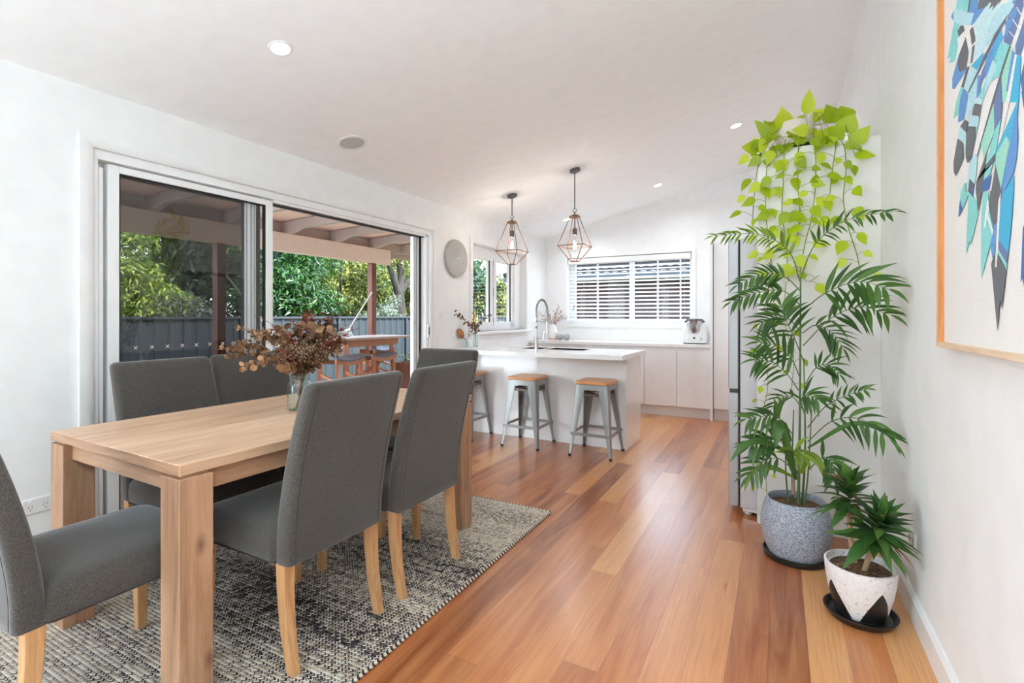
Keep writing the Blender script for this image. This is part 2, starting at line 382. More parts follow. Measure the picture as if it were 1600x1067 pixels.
# ================================================================== THE ROOM
LX, RX, FY, BY = -3.14, 0.495, 6.97, -3.6
def wall(name, axis, c0, c1, a0, a1, top, holes):
    """axis 'x': wall spans y, thickness c0..c1 in x.  top: fn(a) height.  holes (a0,a1,z0,z1)"""
    m = MB(); cuts = sorted({a0, a1, *[h[0] for h in holes], *[h[1] for h in holes]})
    for p, q in zip(cuts[:-1], cuts[1:]):
        hs = sorted([h for h in holes if h[0] <= p and h[1] >= q], key=lambda h: h[2]); z = 0.
        spans = []
        for h in hs:
            if h[2] > z: spans.append((z, h[2], False))
            z = h[3]
        spans.append((z, None, True))
        for z0, z1, tt in spans:
            ta, tb = (top(p), top(q)) if tt else (z1, z1)
            if axis == 'x':
                pts = [(c0,p,z0),(c1,p,z0),(c1,q,z0),(c0,q,z0),(c0,p,ta),(c1,p,ta),(c1,q,tb),(c0,q,tb)]
            else:
                pts = [(p,c0,z0),(q,c0,z0),(q,c1,z0),(p,c1,z0),(p,c0,ta),(q,c0,tb),(q,c1,tb),(p,c1,ta)]
            m.add(pts, [(0,3,2,1),(4,5,6,7),(0,1,5,4),(1,2,6,5),(2,3,7,6),(3,0,4,7)])
    return tag(m.build(name, M['wall']), kind='structure')
DY0, DY1, DZ = 1.257, 4.142, 2.128          # sliding door opening
WY0, WY1, WZ0, WZ1 = 4.90, 6.29, 1.07, 2.10 # casement window opening
FX0, FX1, FZ0, FZ1 = -2.79, -1.02, 1.145, 2.11
tag(B(LX-.2, RX+.2, BY-.2, FY+.2, -.12, 0).build('floor', M['floor']), kind='structure')
tag(B(LX+.02, RX-.02, BY+.02, -.35, 0, .012).build('added_bounce_carpet', M['canvas']), kind='structure')  # unseen pale carpet, added to bounce neutral light up to the ceiling
m = MB(); x0, x1 = LX-.2, RX+.2
m.add([(x0,BY-.2,ceil_z(x0)),(x1,BY-.2,ceil_z(x1)),(x1,FY+.2,ceil_z(x1)),(x0,FY+.2,ceil_z(x0)),
       (x0,BY-.2,ceil_z(x0)+.2),(x1,BY-.2,ceil_z(x1)+.2),(x1,FY+.2,ceil_z(x1)+.2),(x0,FY+.2,ceil_z(x0)+.2)],
      [(0,3,2,1),(4,5,6,7),(0,1,5,4),(1,2,6,5),(2,3,7,6),(3,0,4,7)])
tag(m.build('ceiling', M['ceil']), kind='structure')
wall('wall_left', 'x', LX-.2, LX, BY-.2, FY+.2, lambda a: 2.43, [(-3.45,-.5,.02,2.28),(DY0,DY1,0,DZ),(WY0,WY1,WZ0,WZ1)])  # first hole is an unseen opening added to light the room
wall('wall_right', 'x', RX, RX+.2, BY-.2, FY+.2, lambda a: ceil_z(RX), [])
wall('wall_far', 'y', FY, FY+.2, LX, RX, ceil_z, [(FX0,FX1,FZ0,FZ1)])
wall('wall_back', 'y', BY-.2, BY, LX, RX, ceil_z, [])
# baseboards
def base_poly(d): return [(0,0),(.016,0),(.016,.095),(.006,.112),(0,.112)]
tag(MB().prism(base_poly(0), lambda a,b,d: (RX-a, d, b), BY, 3.36).build('baseboard_right', M['trim']), kind='structure')
tag(MB().prism(base_poly(0), lambda a,b,d: (LX+a, d, b), -.6, 1.19).build('baseboard_left', M['trim']), kind='structure')
tag(MB().prism(base_poly(0), lambda a,b,d: (LX+a, d, b), 4.208, 4.585).build('baseboard_left.001', M['trim']), kind='structure')
# architraves
def arch(name, y0, y1, z0, z1, w, x=LX, sill=False):
    m = MB()
    prof = [(0,.004),(.012,.014),(.5*w,.018),(.8*w,.02),(w,.02)]      # from inner edge outwards: profile height
    def seg(p0, p1, q0, q1):   # inner edge p0->p1, outer edge q0->q1 in (y,z)
        rows = []
        for (d, hgt) in [(0,0)]+prof+[(w,0)]:
            t = d/w
            rows.append([Vector((x+hgt, p0[0]+(q0[0]-p0[0])*t, p0[1]+(q0[1]-p0[1])*t)), Vector((x+hgt, p1[0]+(q1[0]-p1[0])*t, p1[1]+(q1[1]-p1[1])*t))])
        m.rings(rows, False, False, closed=False)
    seg((y0,z0),(y0,z1),(y0-w,z0),(y0-w,z1+w)); seg((y0,z1),(y1,z1),(y0-w,z1+w),(y1+w,z1+w)); seg((y1,z1),(y1,z0),(y1+w,z1+w),(y1+w,z0))
    return tag(m.build(name, M['trim'], None, 30), kind='structure')
arch('trim_1', DY0, DY1, 0, DZ, .065)
arch('trim_2', WY0, WY1, WZ0, WZ1, .075)
# ---------------- sliding door in the left wall
dr = thing('door_1', kind='structure')
def fr(name, m, mat='frame', par=dr, bev=.003): return m.build(name, M[mat], par, bevel=bev)
fr('door_frame', B(-3.30,-3.155,DY0,DY1,2.078,DZ).box(-3.30,-3.155,DY0,1.285,0,2.078).box(-3.30,-3.165,4.056,DY1,0,2.078).box(-3.165,-3.142,4.10,DY1,0,2.078))
fr('bottom_track', B(-3.30,-3.15,DY0,DY1,-.005,.012).box(-3.205,-3.195,DY0,DY1,.012,.022).box(-3.255,-3.245,DY0,DY1,.012,.022), 'alu')
fr('head_track', B(-3.285,-3.165,2.33,4.08,2.058,2.078), 'frame'); fr('track_groove', B(-3.262,-3.235,2.33,4.08,2.052,2.0585).box(-3.215,-3.19,2.33,4.08,2.052,2.0585), 'seal', bev=0)
def leaf_panel(name, y0, y1, xa, xb, sl, sr, top=2.07, tr=.04, br=.09, gl='glass'):
    f = fr(name, B(xa,xb,y0,y0+sl,.02,top).box(xa,xb,y1-sr,y1,.02,top).box(xa,xb,y0+sl,y1-sr,top-tr,top).box(xa,xb,y0+sl,y1-sr,.02,.02+br))
    fr('gasket', B(xa+.008,xb-.004,y0+sl,y0+sl+.006,.02+br,top-tr).box(xa+.008,xb-.004,y1-sr-.006,y1-sr,.02+br,top-tr).box(xa+.008,xb-.004,y0+sl,y1-sr,top-tr-.006,top-tr), 'seal', f, 0)
    xm = (xa+xb)/2
    fr('pane', B(xm-.002,xm+.002,y0+sl,y1-sr,.02+br,top-tr), gl, f, 0)
    return f
pa = leaf_panel('sliding_panel', 1.335, 2.326, -3.215, -3.175, .054, .055)
pb = leaf_panel('screen_panel', 1.30, 2.235, -3.268, -3.230, .05, .085, gl='screen')
fr('stile_rib', B(-3.232,-3.222,2.155,2.165,.03,2.06).box(-3.232,-3.222,2.19,2.20,.03,2.06).box(-3.232,-3.224,2.215,2.225,.03,2.06), 'alu', pb, 0)
fr('inner_stile', B(-3.225,-3.168,1.290,1.312,.02,2.04)); fr('dark_gap', B(-3.26,-3.20,1.312,1.334,.02,2.03), 'alu', bev=0); fr('frame_stile', B(-3.29,-3.235,2.24,2.268,.02,2.06), 'dark', bev=0)
# right side: stacked leaf edge
ps = fr('open_panel_edge', B(-3.275,-3.235,3.945,4.035,.02,2.06)); fr('edge_rib', B(-3.236,-3.228,3.958,3.966,.03,2.05).box(-3.236,-3.229,3.985,4.0,.03,2.05), 'alu', ps, 0)
fr('seal_strip', B(-3.25,-3.225,4.038,4.055,.02,2.06), 'seal', bev=0)
h = fr('door_handle', B(-3.166,-3.142,4.066,4.092,1.03,1.17), 'white', bev=.008); fr('latch', B(-3.146,-3.138,4.073,4.085,1.06,1.14), 'dark', h, .003)
fr('latch_plate', B(-3.236,-3.232,3.96,3.975,1.17,1.21), 'dark', ps, .001)
# little cross decals on the inner pane
m = MB()
for k in range(8):
    y = 1.475 + .083*k
    for s in (-1, 1):
        c = Vector((-3.1925, y, 1.072)); d = Vector((0, .009, s*.009))
        m.bar(c-d, c+d, .0015, .003)
m.build('safety_decal', M['eucalpale'] if False else M['beam'], pa)
# ---------------- casement window in the left wall
w1 = thing('window_1', kind='structure')
fr('window_frame', B(-3.31,-3.24,WY0,5.0,WZ0,WZ1).box(-3.31,-3.24,6.02,WY1,WZ0,WZ1).box(-3.31,-3.24,5.0,6.02,1.957,WZ1).box(-3.31,-3.24,5.0,6.02,WZ0,1.175).box(-3.31,-3.24,5.464,5.535,1.175,1.957).box(-3.31,-3.24,5.556,5.628,1.175,1.957), par=w1, bev=.004)
fr('meeting_gap', B(-3.30,-3.25,5.535,5.556,1.12,1.99), 'alu', w1, 0); fr('hinge', B(-3.244,-3.236,5.54,5.552,1.12,1.22).box(-3.244,-3.236,5.54,5.552,1.5,1.62).box(-3.244,-3.236,5.54,5.552,1.9,1.99), 'chrome', w1, .002)
fr('pane', B(-3.282,-3.278,5.0,5.464,1.175,1.957), 'glass', w1, 0); fr('pane', B(-3.282,-3.278,5.628,6.02,1.175,1.957), 'glass', w1, 0)
fr('gasket', B(-3.262,-3.244,5.459,5.464,1.175,1.957).box(-3.262,-3.244,6.015,6.02,1.175,1.957), 'seal', w1, 0)
fr('sash_edge', B(-3.242,-3.2,6.06,6.10,1.12,2.03), 'frame', w1); fr('sash_seal', B(-3.242,-3.225,6.02,6.058,1.16,1.98), 'frame', w1); 
tag(B(-3.24,-3.085,WY0-.075,WY1+.085,1.032,1.07).build('trim_3', M['trim'], bevel=.006), kind='structure')
tag(B(-3.14,-3.128,WY0-.06,WY1+.06,.985,1.032).build('trim_4', M['trim'], bevel=.003), kind='structure')
# ---------------- far window with blind
w2 = thing('window_2', kind='structure')
fr('window_frame', B(FX0,-2.70,FY+.10,FY+.15,FZ0,FZ1).box(-1.06,FX1,FY+.10,FY+.15,FZ0,FZ1).box(-2.70,-1.06,FY+.10,FY+.15,2.06,FZ1).box(-2.70,-1.06,FY+.10,FY+.15,FZ0,1.19).box(-1.88,-1.82,FY+.10,FY+.15,1.19,2.06), par=w2, bev=.004)
fr('pane', B(-2.70,-1.88,FY+.123,FY+.127,1.19,2.06), 'farpane', w2, 0); fr('pane', B(-1.82,-1.06,FY+.123,FY+.127,1.19,2.06), 'farpane', w2, 0)
m = MB()
for (p0,p1,q0,q1) in (((FX0,FZ0),(FX1,FZ0),(FX0-.05,FZ0-.05),(FX1+.05,FZ0-.05)),((FX1,FZ0),(FX1,FZ1),(FX1+.05,FZ0-.05),(FX1+.05,FZ1+.05)),((FX1,FZ1),(FX0,FZ1),(FX1+.05,FZ1+.05),(FX0-.05,FZ1+.05)),((FX0,FZ1),(FX0,FZ0),(FX0-.05,FZ1+.05),(FX0-.05,FZ0-.05))):
    rows = []
    for t, hgt in ((0,0),(0,.012),(.3,.015),(1,.015),(1,0)):
        rows.append([Vector((a[0]+(b[0]-a[0])*t, FY-hgt, a[1]+(b[1]-a[1])*t)) for a, b in ((p0,q0),(p1,q1))])
    m.rings(rows, False, False, closed=False)
tag(m.build('trim_5', M['trim'], None, 30), kind='structure')
bl = thing('venetian_blind', 'white slatted blind across the far kitchen window', 'blind', (-1.905, FY+.035, 1.155))
W2 = .868
sl = None
zs = [1.2 + .0548*k for k in range(16)]
for z in zs:
    m = MB(); t = math.radians(24); poly = []
    for k in range(7):
        q = -1+2*k/6; poly.append((q*.025, .003*(1-q*q)))
    pl = [(a, b+.0028) for a, b in poly] + [(a, b) for a, b in reversed(poly)]
    m.prism(pl, lambda a,b,d: (d, a*math.cos(t)-b*math.sin(t), a*math.sin(t)+b*math.cos(t)), -W2, W2)
    if sl is None:
        o = m.build('slat', M['blind'], bl, 40); sl = o
    else:
        o = sl.copy(); COL.objects.link(o); o.parent = bl
    o.location = (0, 0, z-1.155)
B(-W2-.005,W2+.005,-.032,.03,.868,.945).build('headrail', M['blind'], bl, bevel=.004)
B(-W2,W2,-.026,.026,.0,.024).build('bottom_rail', M['blind'], bl, bevel=.004)
for x in (-2.33,-1.853,-1.47,-1.17):
    B(x+1.905-.006,x+1.905+.006,-.0285,-.0275,.02,.87).box(x+1.905-.006,x+1.905+.006,.0275,.0285,.02,.87).build('ladder_tape', M['blind'], bl)
cd = MB().tube([(.79,-.034,.87),(.79,-.034,.1)], .0016, 6).build('pull_cord', M['alu'], bl); MB().lathe([(.004,.0),(.008,.008),(.007,.03),(.003,.038)], 12, (.79,-.034,.065)).build('tassel', M['greycap'], cd, 60)
m = MB()
for dx, dz in ((-.78,.24),(-.79,.2)): m.ball((dx,-.034,dz), .011, 10, 6)
ck = m.build('cord_cleat', M['dark'], bl, 180)
# ---------------- power points and switches
def plate(name, label, P, nrm, wide, kind):
    o = thing(name, label, 'power point' if kind != 'switch' else 'switch', P)
    sg = nrm
    def X(d): return sg*d
    a, b = sorted((X(0), X(.009)))
    B(a,b,-wide/2,wide/2,-.037,.037).build('face_plate', M['white'], o, bevel=.004)
    a, b = sorted((X(.009), X(.0125)))
    if kind == 'outlet':
        for s in (-1, 1):
            mm = MB()
            for (yy, zz, r) in ((-.007,.004,.35),(.007,.004,-.35),(0,-.011,0)):
                c = Vector((X(.0095), s*.028+yy, zz-.006)); d = Vector((0, .0045*math.sin(r), .0045*math.cos(r))); mm.bar(c-d, c+d, .002, .0015)
            mm.build('socket_slots', M['dark'], o)
            B(a,b,s*.028-.005,s*.028+.005,.016,.028).build('rocker', M['white'], o, bevel=.001)
    else:
        for s in (-1, 1):
            for t in (-1, 1):
                k = B(a,b,s*.016-.005,s*.016+.005,t*.014-.008,t*.014+.008).build('rocker', M['white'], o, bevel=.001)
        for s in (-1,1):
            c = Vector((X(.0095), 0, 0)); d = Vector((0,.006*s,.006)); MB().bar(c-d,c+d,.0012,.001).build('marking', M['alu'], o)
    return o
plate('light_switch', 'square white light switch plate on wall between sliding door and clock', (LX,4.255,1.258), 1, .075, 'switch')
plate('power_outlet', 'white double power point low on wall beside near end of sliding door', (LX,1.035,.345), 1, .115, 'outlet')
plate('power_outlet', 'white double power point above white bench, beside the banksia vase', (LX,4.535,1.035), 1, .115, 'outlet')
plate('power_outlet', 'white double power point low on wall beside the black-and-white plant pot', (RX,2.62,.325), -1, .115, 'outlet')
# ---------------- wall clock
ck = thing('wall_clock', 'round pale grey wall clock between sliding door and kitchen window', 'clock', (LX+.002, 4.537, 1.882))
RT = Matrix.Rotation(PI/2, 4, 'Y')
MB().lathe([(.198,0),(.205,.006),(.205,.026),(.2,.032),(.19,.033)], 64, M=RT).build('face', M['clock'], ck, 40)
def hand(name, ang, L, w, back):
    d = Vector((0, math.sin(ang), math.cos(ang)))
    return MB().bar(Vector((.037,0,0))-d*back, Vector((.037,0,0))+d*L, w, .003).build(name, M['white'], ck)
hand('hour_hand', math.radians(0), .10, .007, .015); hand('minute_hand', math.radians(242), .125, .006, .04)
MB().lathe([(.008,0.03),(.008,.041),(.005,.043)], 16, M=RT).build('hub', M['white'], ck, 40)

# ================================================================== CEILING FITTINGS
CN = Matrix.Rotation(CEIL_ROT, 4, 'Y')
def on_ceiling(name, label, cat, x, y, group=None):
    o = thing(name, label, cat, (x, y, ceil_z(x)), group=group); o.rotation_euler = (0, CEIL_ROT, 0); return o
M['led'] = glow('led_diffuser', (255,250,242), 9.)
DL = [(-2.266,1.702,'round recessed downlight in ceiling above the dining table end'),(-.361,5.212,'small round recessed downlight in ceiling left of the trailing pothos leaves'),
      (-1.304,6.219,'round recessed downlight in ceiling above the far kitchen window'),(-2.551,6.336,'round recessed downlight in ceiling corner behind the right pendant cage')]
EXTRA = [(-.5,1.7,'round recessed downlight overhead beside the feather picture wall'),(-2.266,-1.2,'round recessed downlight behind the dining area, nearer the door wall'),(-.5,-1.2,'round recessed downlight behind the dining area, nearer the picture wall')]
for x, y, lb in DL + EXTRA:
    o = on_ceiling('recessed_downlight', lb, 'downlight', x, y)
    MB().lathe([(.058,.002),(.058,-.004),(.05,-.006),(.045,-.003)], 32, cap=False).build('trim_ring', M['white'], o, 40)
    MB().lathe([(.0452,-.001),(.0452,-.0035)], 32).build('diffuser', M['led'], o)
sp = on_ceiling('ceiling_speaker', 'round grey-grilled speaker in ceiling above the sliding door', 'speaker', -2.754, 2.664)
MB().lathe([(.108,.002),(.108,-.005),(.1,-.008),(.089,-.006),(.088,.0)], 48, cap=False).build('bezel', M['white'], sp, 40)
n = NT('speaker_mesh'); v = n.coords(); f = n.voro(v, 420.); n.set(color=n.ramp(f, [(.2, lin((150,150,150))), (.6, lin((206,206,205)))]), rough=.6); M['grille'] = n.m
MB().lathe([(.0885,-.002),(.0885,-.004),(.05,-.006),(.004,-.007)], 48).build('grille', M['grille'], sp, 60)
# ---------------- pendants
M['bulbglass'] = glass('bulb_glass', (1,.985,.96), 1.)
M['filament'] = glow('filament', (255,214,160), 45.)
def pendant(label, x, y, zt, zm, zb, rb, off):
    o = thing('cage_pendant', label, 'pendant lamp', (x, y, zt), group='copper cage pendants over the bench')
    cz = ceil_z(x)-zt
    cp = MB().lathe([(.055,0.004),(.055,-.02),(.05,-.024)], 32, M=CN).move(Matrix.Translation((0,0,cz))).build('canopy', M['greycap'], o, 40)
    MB().tube([(0,0,cz-.02),(0,0,.075)], .006, 8).build('cord', M['greycap'], o, 60)
    m = MB()
    for k in range(20):
        pass
    ring = [(.018*math.cos(a), 0, .052+.022*math.sin(a)) for a in [2*PI*k/20 for k in range(21)]]
    MB().tube(ring, .0035, 8).tube([(0,.012*math.cos(a),.02+.014*math.sin(a)) for a in [2*PI*k/16 for k in range(17)]], .0035, 8).build('chain_link', M['bronze'], o, 60)
    MB().lathe([(.006,.012),(.03,.008),(.056,-.008),(.058,-.018),(.05,-.02)], 24).build('top_cap', M['copper'], o, 50)
    m = MB(); dm, db = zm-zt, zb-zt; a, t, b2 = .13, .036, .033
    C = [(1,1),(-1,1),(-1,-1),(1,-1)]
    for i in range(4):
        s, q = C[i], C[(i+1)%4]
        m.tube([(s[0]*t,s[1]*t,-.014),(s[0]*a,s[1]*a,dm)], .0043, 8); m.tube([(s[0]*a,s[1]*a,dm),(s[0]*b2,s[1]*b2,db)], .0043, 8)
        m.tube([(s[0]*a,s[1]*a,dm),(q[0]*a,q[1]*a,dm)], .0043, 8); m.tube([(s[0]*b2,s[1]*b2,db),(q[0]*b2,q[1]*b2,db)], .0043, 8)
        m.ball((s[0]*a,s[1]*a,dm), .0075, 8, 6)
    m.build('cage', M['copper'], o, 60)
    ls = MB().tube([(0,0,-.015),(0,0,off)], .006, 8).lathe([(.02,off),(.024,off-.012),(.023,off-.065),(.018,off-.07)], 20).build('lamp_holder', M['bronze'], o, 40)
    zb_ = off-.06; cz_ = zb_-.055-rb
    prof = [(.016,zb_),(.018,zb_-.02)] + [(rb*math.sin(th), cz_+rb*math.cos(th)) for th in [math.radians(d) for d in (24,40,60,80,95,110,130,150,168)]]
    bu = MB().lathe(prof, 28).build('bulb', M['bulbglass'], o, 180)
    f = MB()
    for k in range(6):
        an = 2*PI*k/6; f.tube([(.009*math.cos(an),.009*math.sin(an),cz_+.035),(.013*math.cos(an),.013*math.sin(an),cz_-.03)], .0036, 6)
    f.build('filament', M['filament'], bu)
    ld = bpy.data.lights.new('bulb_light', 'POINT'); ld.energy = BULB; ld.color = (1,.96,.91); ld.shadow_soft_size = .02
    lo = bpy.data.objects.new('bulb_light', ld); COL.objects.link(lo); lo.parent = o; lo.location = (0,0,cz_)
pendant('copper cage pendant with small bulb hanging in front of the casement window', -2.553, 4.77, 2.277, 1.952, 1.812, .046, -.10)
pendant('copper cage pendant with large clear globe bulb, hanging on the longer cord', -1.822, 4.75, 2.268, 1.958, 1.806, .060, -.13)

# ================================================================== KITCHEN
tag_k = dict(group='white kitchen units')
ib = thing('island_cabinet', 'long glossy white kitchen island with flat front behind the stools', 'kitchen island', (0,0,0))
B(-3.135,-1.272,4.592,5.095,0,.865).build('body', M['cab'], ib, bevel=.002)
B(-1.272,-1.25,4.588,5.115,0,.865).build('end_panel', M['cab'], ib, bevel=.002)
for z0, z1 in ((.13,.44),(.46,.66),(.68,.83)): B(-1.7,-1.253,5.10,5.142,z0,z1).build('drawer', M['cab'], ib, bevel=.002)
tp = MB(); X0, X1, Y0, Y1 = -3.135, -1.2, 4.262, 5.125
h1, h2 = (-2.44,-2.2,4.75,5.03), (-2.16,-1.735,4.75,5.03); z0, z1 = .865, .905
tp.box(X0,X1,Y0,4.75,z0,z1).box(X0,X1,5.03,Y1,z0,z1).box(X0,-2.44,4.75,5.03,z0,z1).box(-2.2,-2.16,4.75,5.03,z0,z1).box(-1.735,X1,4.75,5.03,z0,z1)
tag(tp.build('stone_benchtop', M['stone']), 'white stone benchtop on the kitchen island, with sink cut-out', 'benchtop')
sk = thing('kitchen_sink', 'double steel sink sunk into the white island benchtop', 'sink', (0,0,0))
for a, b, c, d in (h1, h2):
    m = MB(); e = .0015
    m.box(a-e,a,c-e,d+e,.70,.903).box(b,b+e,c-e,d+e,.70,.903).box(a,b,c-e,c,.70,.903).box(a,b,d,d+e,.70,.903).box(a-e,b+e,c-e,d+e,.695,.70)
    bw = m.build('bowl', M['sinksteel'], sk); MB().lathe([(.03,.70),(.03,.7035),(.02,.7038)], 20, ((a+b)/2,(c+d)/2,0)).build('drain', M['chrome'], bw)
tpz = thing('spring_tap', 'tall chrome pull-down tap with arched hose beside the sink', 'tap', (-2.227, 4.70, .905))
MB().lathe([(.026,0),(.026,.006),(.02,.01),(.02,.10),(.024,.102),(.024,.125),(.012,.13)], 24).build('base', M['chrome'], tpz, 40)
MB().tube([(0,0,.12),(0,0,.34)], .011, 14).build('riser', M['chrome'], tpz, 60)
dx, dy = .036, .195
arc = [(0,0,.20),(0,0,.33)] + [(dx*.5*(1-math.cos(t)), dy*.5*(1-math.cos(t)), .40+.118*math.sin(t)) for t in [PI*k/16 for k in range(17)]] + [(dx,dy,.33),(dx,dy,.285)]
arc = spline(arc, 90); m = MB()
m.tube(arc, [.0095 + .0028*(i % 2) for i in range(len(arc))], 12); m.build('spring_hose', M['steel'], tpz, 180)
MB().lathe([(.010,.285),(.015,.28),(.015,.19),(.018,.18),(.018,.165),(.013,.162)], 20, (dx,dy,0)).build('spray_head', M['chrome'], tpz, 40)
MB().tube([(0,0,.30),(dx,dy,.272)], .006, 8).lathe([(.02,.262),(.02,.285)], 18, (dx,dy,0)).box(-.03,.0,-.012,.012,.295,.32).build('bracket', M['chrome'], tpz, 40)
lv = MB().tube([(0,0,.07),(.075,.02,.07)], .016, 16).build('lever_body', M['chrome'], tpz, 40); MB().tube([(.07,.018,.075),(.082,.02,.19)], .006, 10).build('lever', M['chrome'], lv, 60)
# far run of base units
def unit(label, x0, x1, doors):
    o = thing('base_cabinet', label, 'cabinet', (0,0,0), group='white base cabinets under the far window')
    B(x0+.001,x1-.001,6.42,6.965,.13,.862).build('body', M['cab'], o)
    B(x0+.001,x1-.001,6.452,6.47,0,.13).build('kickboard', M['kick'], o)
    for a, b in doors: B(a+.002,b-.002,6.398,6.418,.132,.832).build('door', M['cab'], o, bevel=.002)
unit('white two-door base cabinet in far left corner behind the island', -3.135, -2.31, [(-3.13,-2.72),(-2.72,-2.31)])
unit('white two-door base cabinet under the middle of the far window', -2.31, -1.515, [(-2.31,-1.91),(-1.91,-1.515)])
unit('white two-door base cabinet right of the island end, below the food processor', -1.515, -.728, [(-1.515,-1.115),(-1.115,-.728)])
tag(B(-3.135,-.728,6.372,6.966,.866,.905).build('stone_benchtop', M['stone'], bevel=.003), 'white stone benchtop running under the far slatted blind', 'benchtop')
tag(B(-.726,-.694,6.362,6.966,0,2.13).build('tall_end_panel', M['cab'], bevel=.002), 'tall narrow white panel at the right end of the far bench', 'panel')
pt = thing('pantry_cupboard', 'tall white pantry cupboard between far bench end and fridge', 'cupboard', (0,0,0))
B(-.692,.49,6.42,6.965,.14,2.13).build('body', M['cab'], pt); B(-.692,.49,6.45,6.47,0,.14).build('kickboard', M['kick'], pt)
for a, b in ((-.691,-.30),(-.30,.10),(.10,.49)): B(a+.002,b-.002,6.398,6.418,.142,2.128).build('door', M['cab'], pt, bevel=.002)
# fridge and surround
fg = thing('fridge', 'silver two-door fridge seen side-on behind the potted palm', 'fridge', (0,0,0))
B(-.214,.46,3.43,4.07,.05,1.735).build('body', M['fridgeside'], fg, bevel=.006)
B(-.222,-.214,3.445,4.055,.06,1.73).build('door_seal', M['seal'], fg)
for z0, z1, nm in ((.055,.768,'freezer_door'),(.79,1.742,'fridge_door')):
    d = B(-.282,-.223,3.428,4.072,z0,z1).build(nm, M['fridge'], fg, bevel=.006)
B(-.276,-.226,3.435,4.06,.768,.79).build('handle_recess', M['dark'], fg)
for y in (3.5,4.0): MB().lathe([(.022,.0),(.022,.03),(.012,.05)], 16, (-.17,y,0)).build('foot', M['white'], fg, 40)
B(-.20,.4,3.44,3.45,.028,.05).build('base_strip', M['chrome'], fg)
su = thing('fridge_surround', 'plain white end panel with overhead cupboard around the fridge', 'cupboard', (0,0,0))
B(-.116,RX-.0003,3.362,3.386,0,2.243).build('end_panel', M['panel'], su, bevel=.002)
B(-.112,RX-.004,3.387,4.10,1.80,2.243).build('overhead_cupboard', M['cab'], su); B(-.116,-.1125,3.39,4.10,1.802,2.24).build('door', M['cab'], su)
B(-.10,RX-.004,4.10,4.13,0,2.243).build('side_panel', M['panel'], su)
B(-.11,RX-.02,3.354,3.361,0,.05).build('plinth_strip', M['trim'], su)
# food processor
fp = thing('food_processor', 'white thermal food processor with steel bowl on the far bench', 'food processor', (-.93, 6.66, .905))
poly = [(-.155,.02),(-.165,.07),(-.158,.13),(-.14,.19),(-.115,.25),(-.1,.262),(.1,.262),(.115,.25),(.14,.19),(.158,.13),(.165,.07),(.155,.02),(.14,.012),(-.14,.012)]
# body: two cheeks with a cradle, lofted front to back
rs = []
for d, s in ((-.12,.80),(-.105,.93),(-.06,1.),(.08,1.),(.125,.94),(.14,.84)):
    rs.append([Vector((x*s, d, .012+(z-.012)*(s if z > .1 else 1))) for x, z in poly])
bd = MB().rings([[p for p in r] for r in rs]).build('body', M['white'], fp, 50)
MB().prism([(-.13,0),(.13,0),(.125,.012),(-.125,.012)], lambda a,b,d: (a,d,b), -.11, .12).build('base_foot', M['black'], fp)
bc = (0,-.075,0)
MB().lathe([(.05,.122),(.066,.13),(.082,.17),(.09,.23),(.096,.29),(.098,.292)], 32, bc).build('steel_bowl', M['chrome'], fp, 40)
MB().lathe([(.1,.288),(.103,.296),(.1,.308),(.07,.314),(.04,.316)], 32, bc).build('lid', M['greycap'], fp, 40)
MB().tube([(-.1,-.085,.285),(-.115,-.085,.27)], .012, 10).tube([(.1,-.085,.285),(.115,-.085,.27)], .012, 10).build('locking_arm', M['black'], fp, 60)
hd = MB(); hd.rings([[Vector((x*w, -.075-r, z)) for x in (-1,1)] + [Vector((x*w*.7, -.075-r-.022, z)) for x in (1,-1)] for z, w, r in ((.135,.018,.062),(.17,.022,.079),(.22,.023,.088),(.27,.02,.094),(.292,.017,.096))]).build('bowl_handle', M['steel'], fp, 30)
MB().lathe([(.026,0),(.026,.006),(.022,.009)], 24, (-.075,-.118,.062), M=Matrix.Rotation(PI/2,4,'X')).build('dial', M['white'], fp, 40)
MB().prism([(-.018,.012),(.018,.012),(.008,-.012),(-.008,-.012)], lambda a,b,d: (a,d,.072+b), -.1215, -.119).build('display', M['dark'], fp)
MB().lathe([(.018,0),(.018,.008),(.014,.011)], 24, (.078,-.115,.06), M=Matrix.Rotation(PI/2,4,'X')).build('dial', M['chrome'], fp, 40)
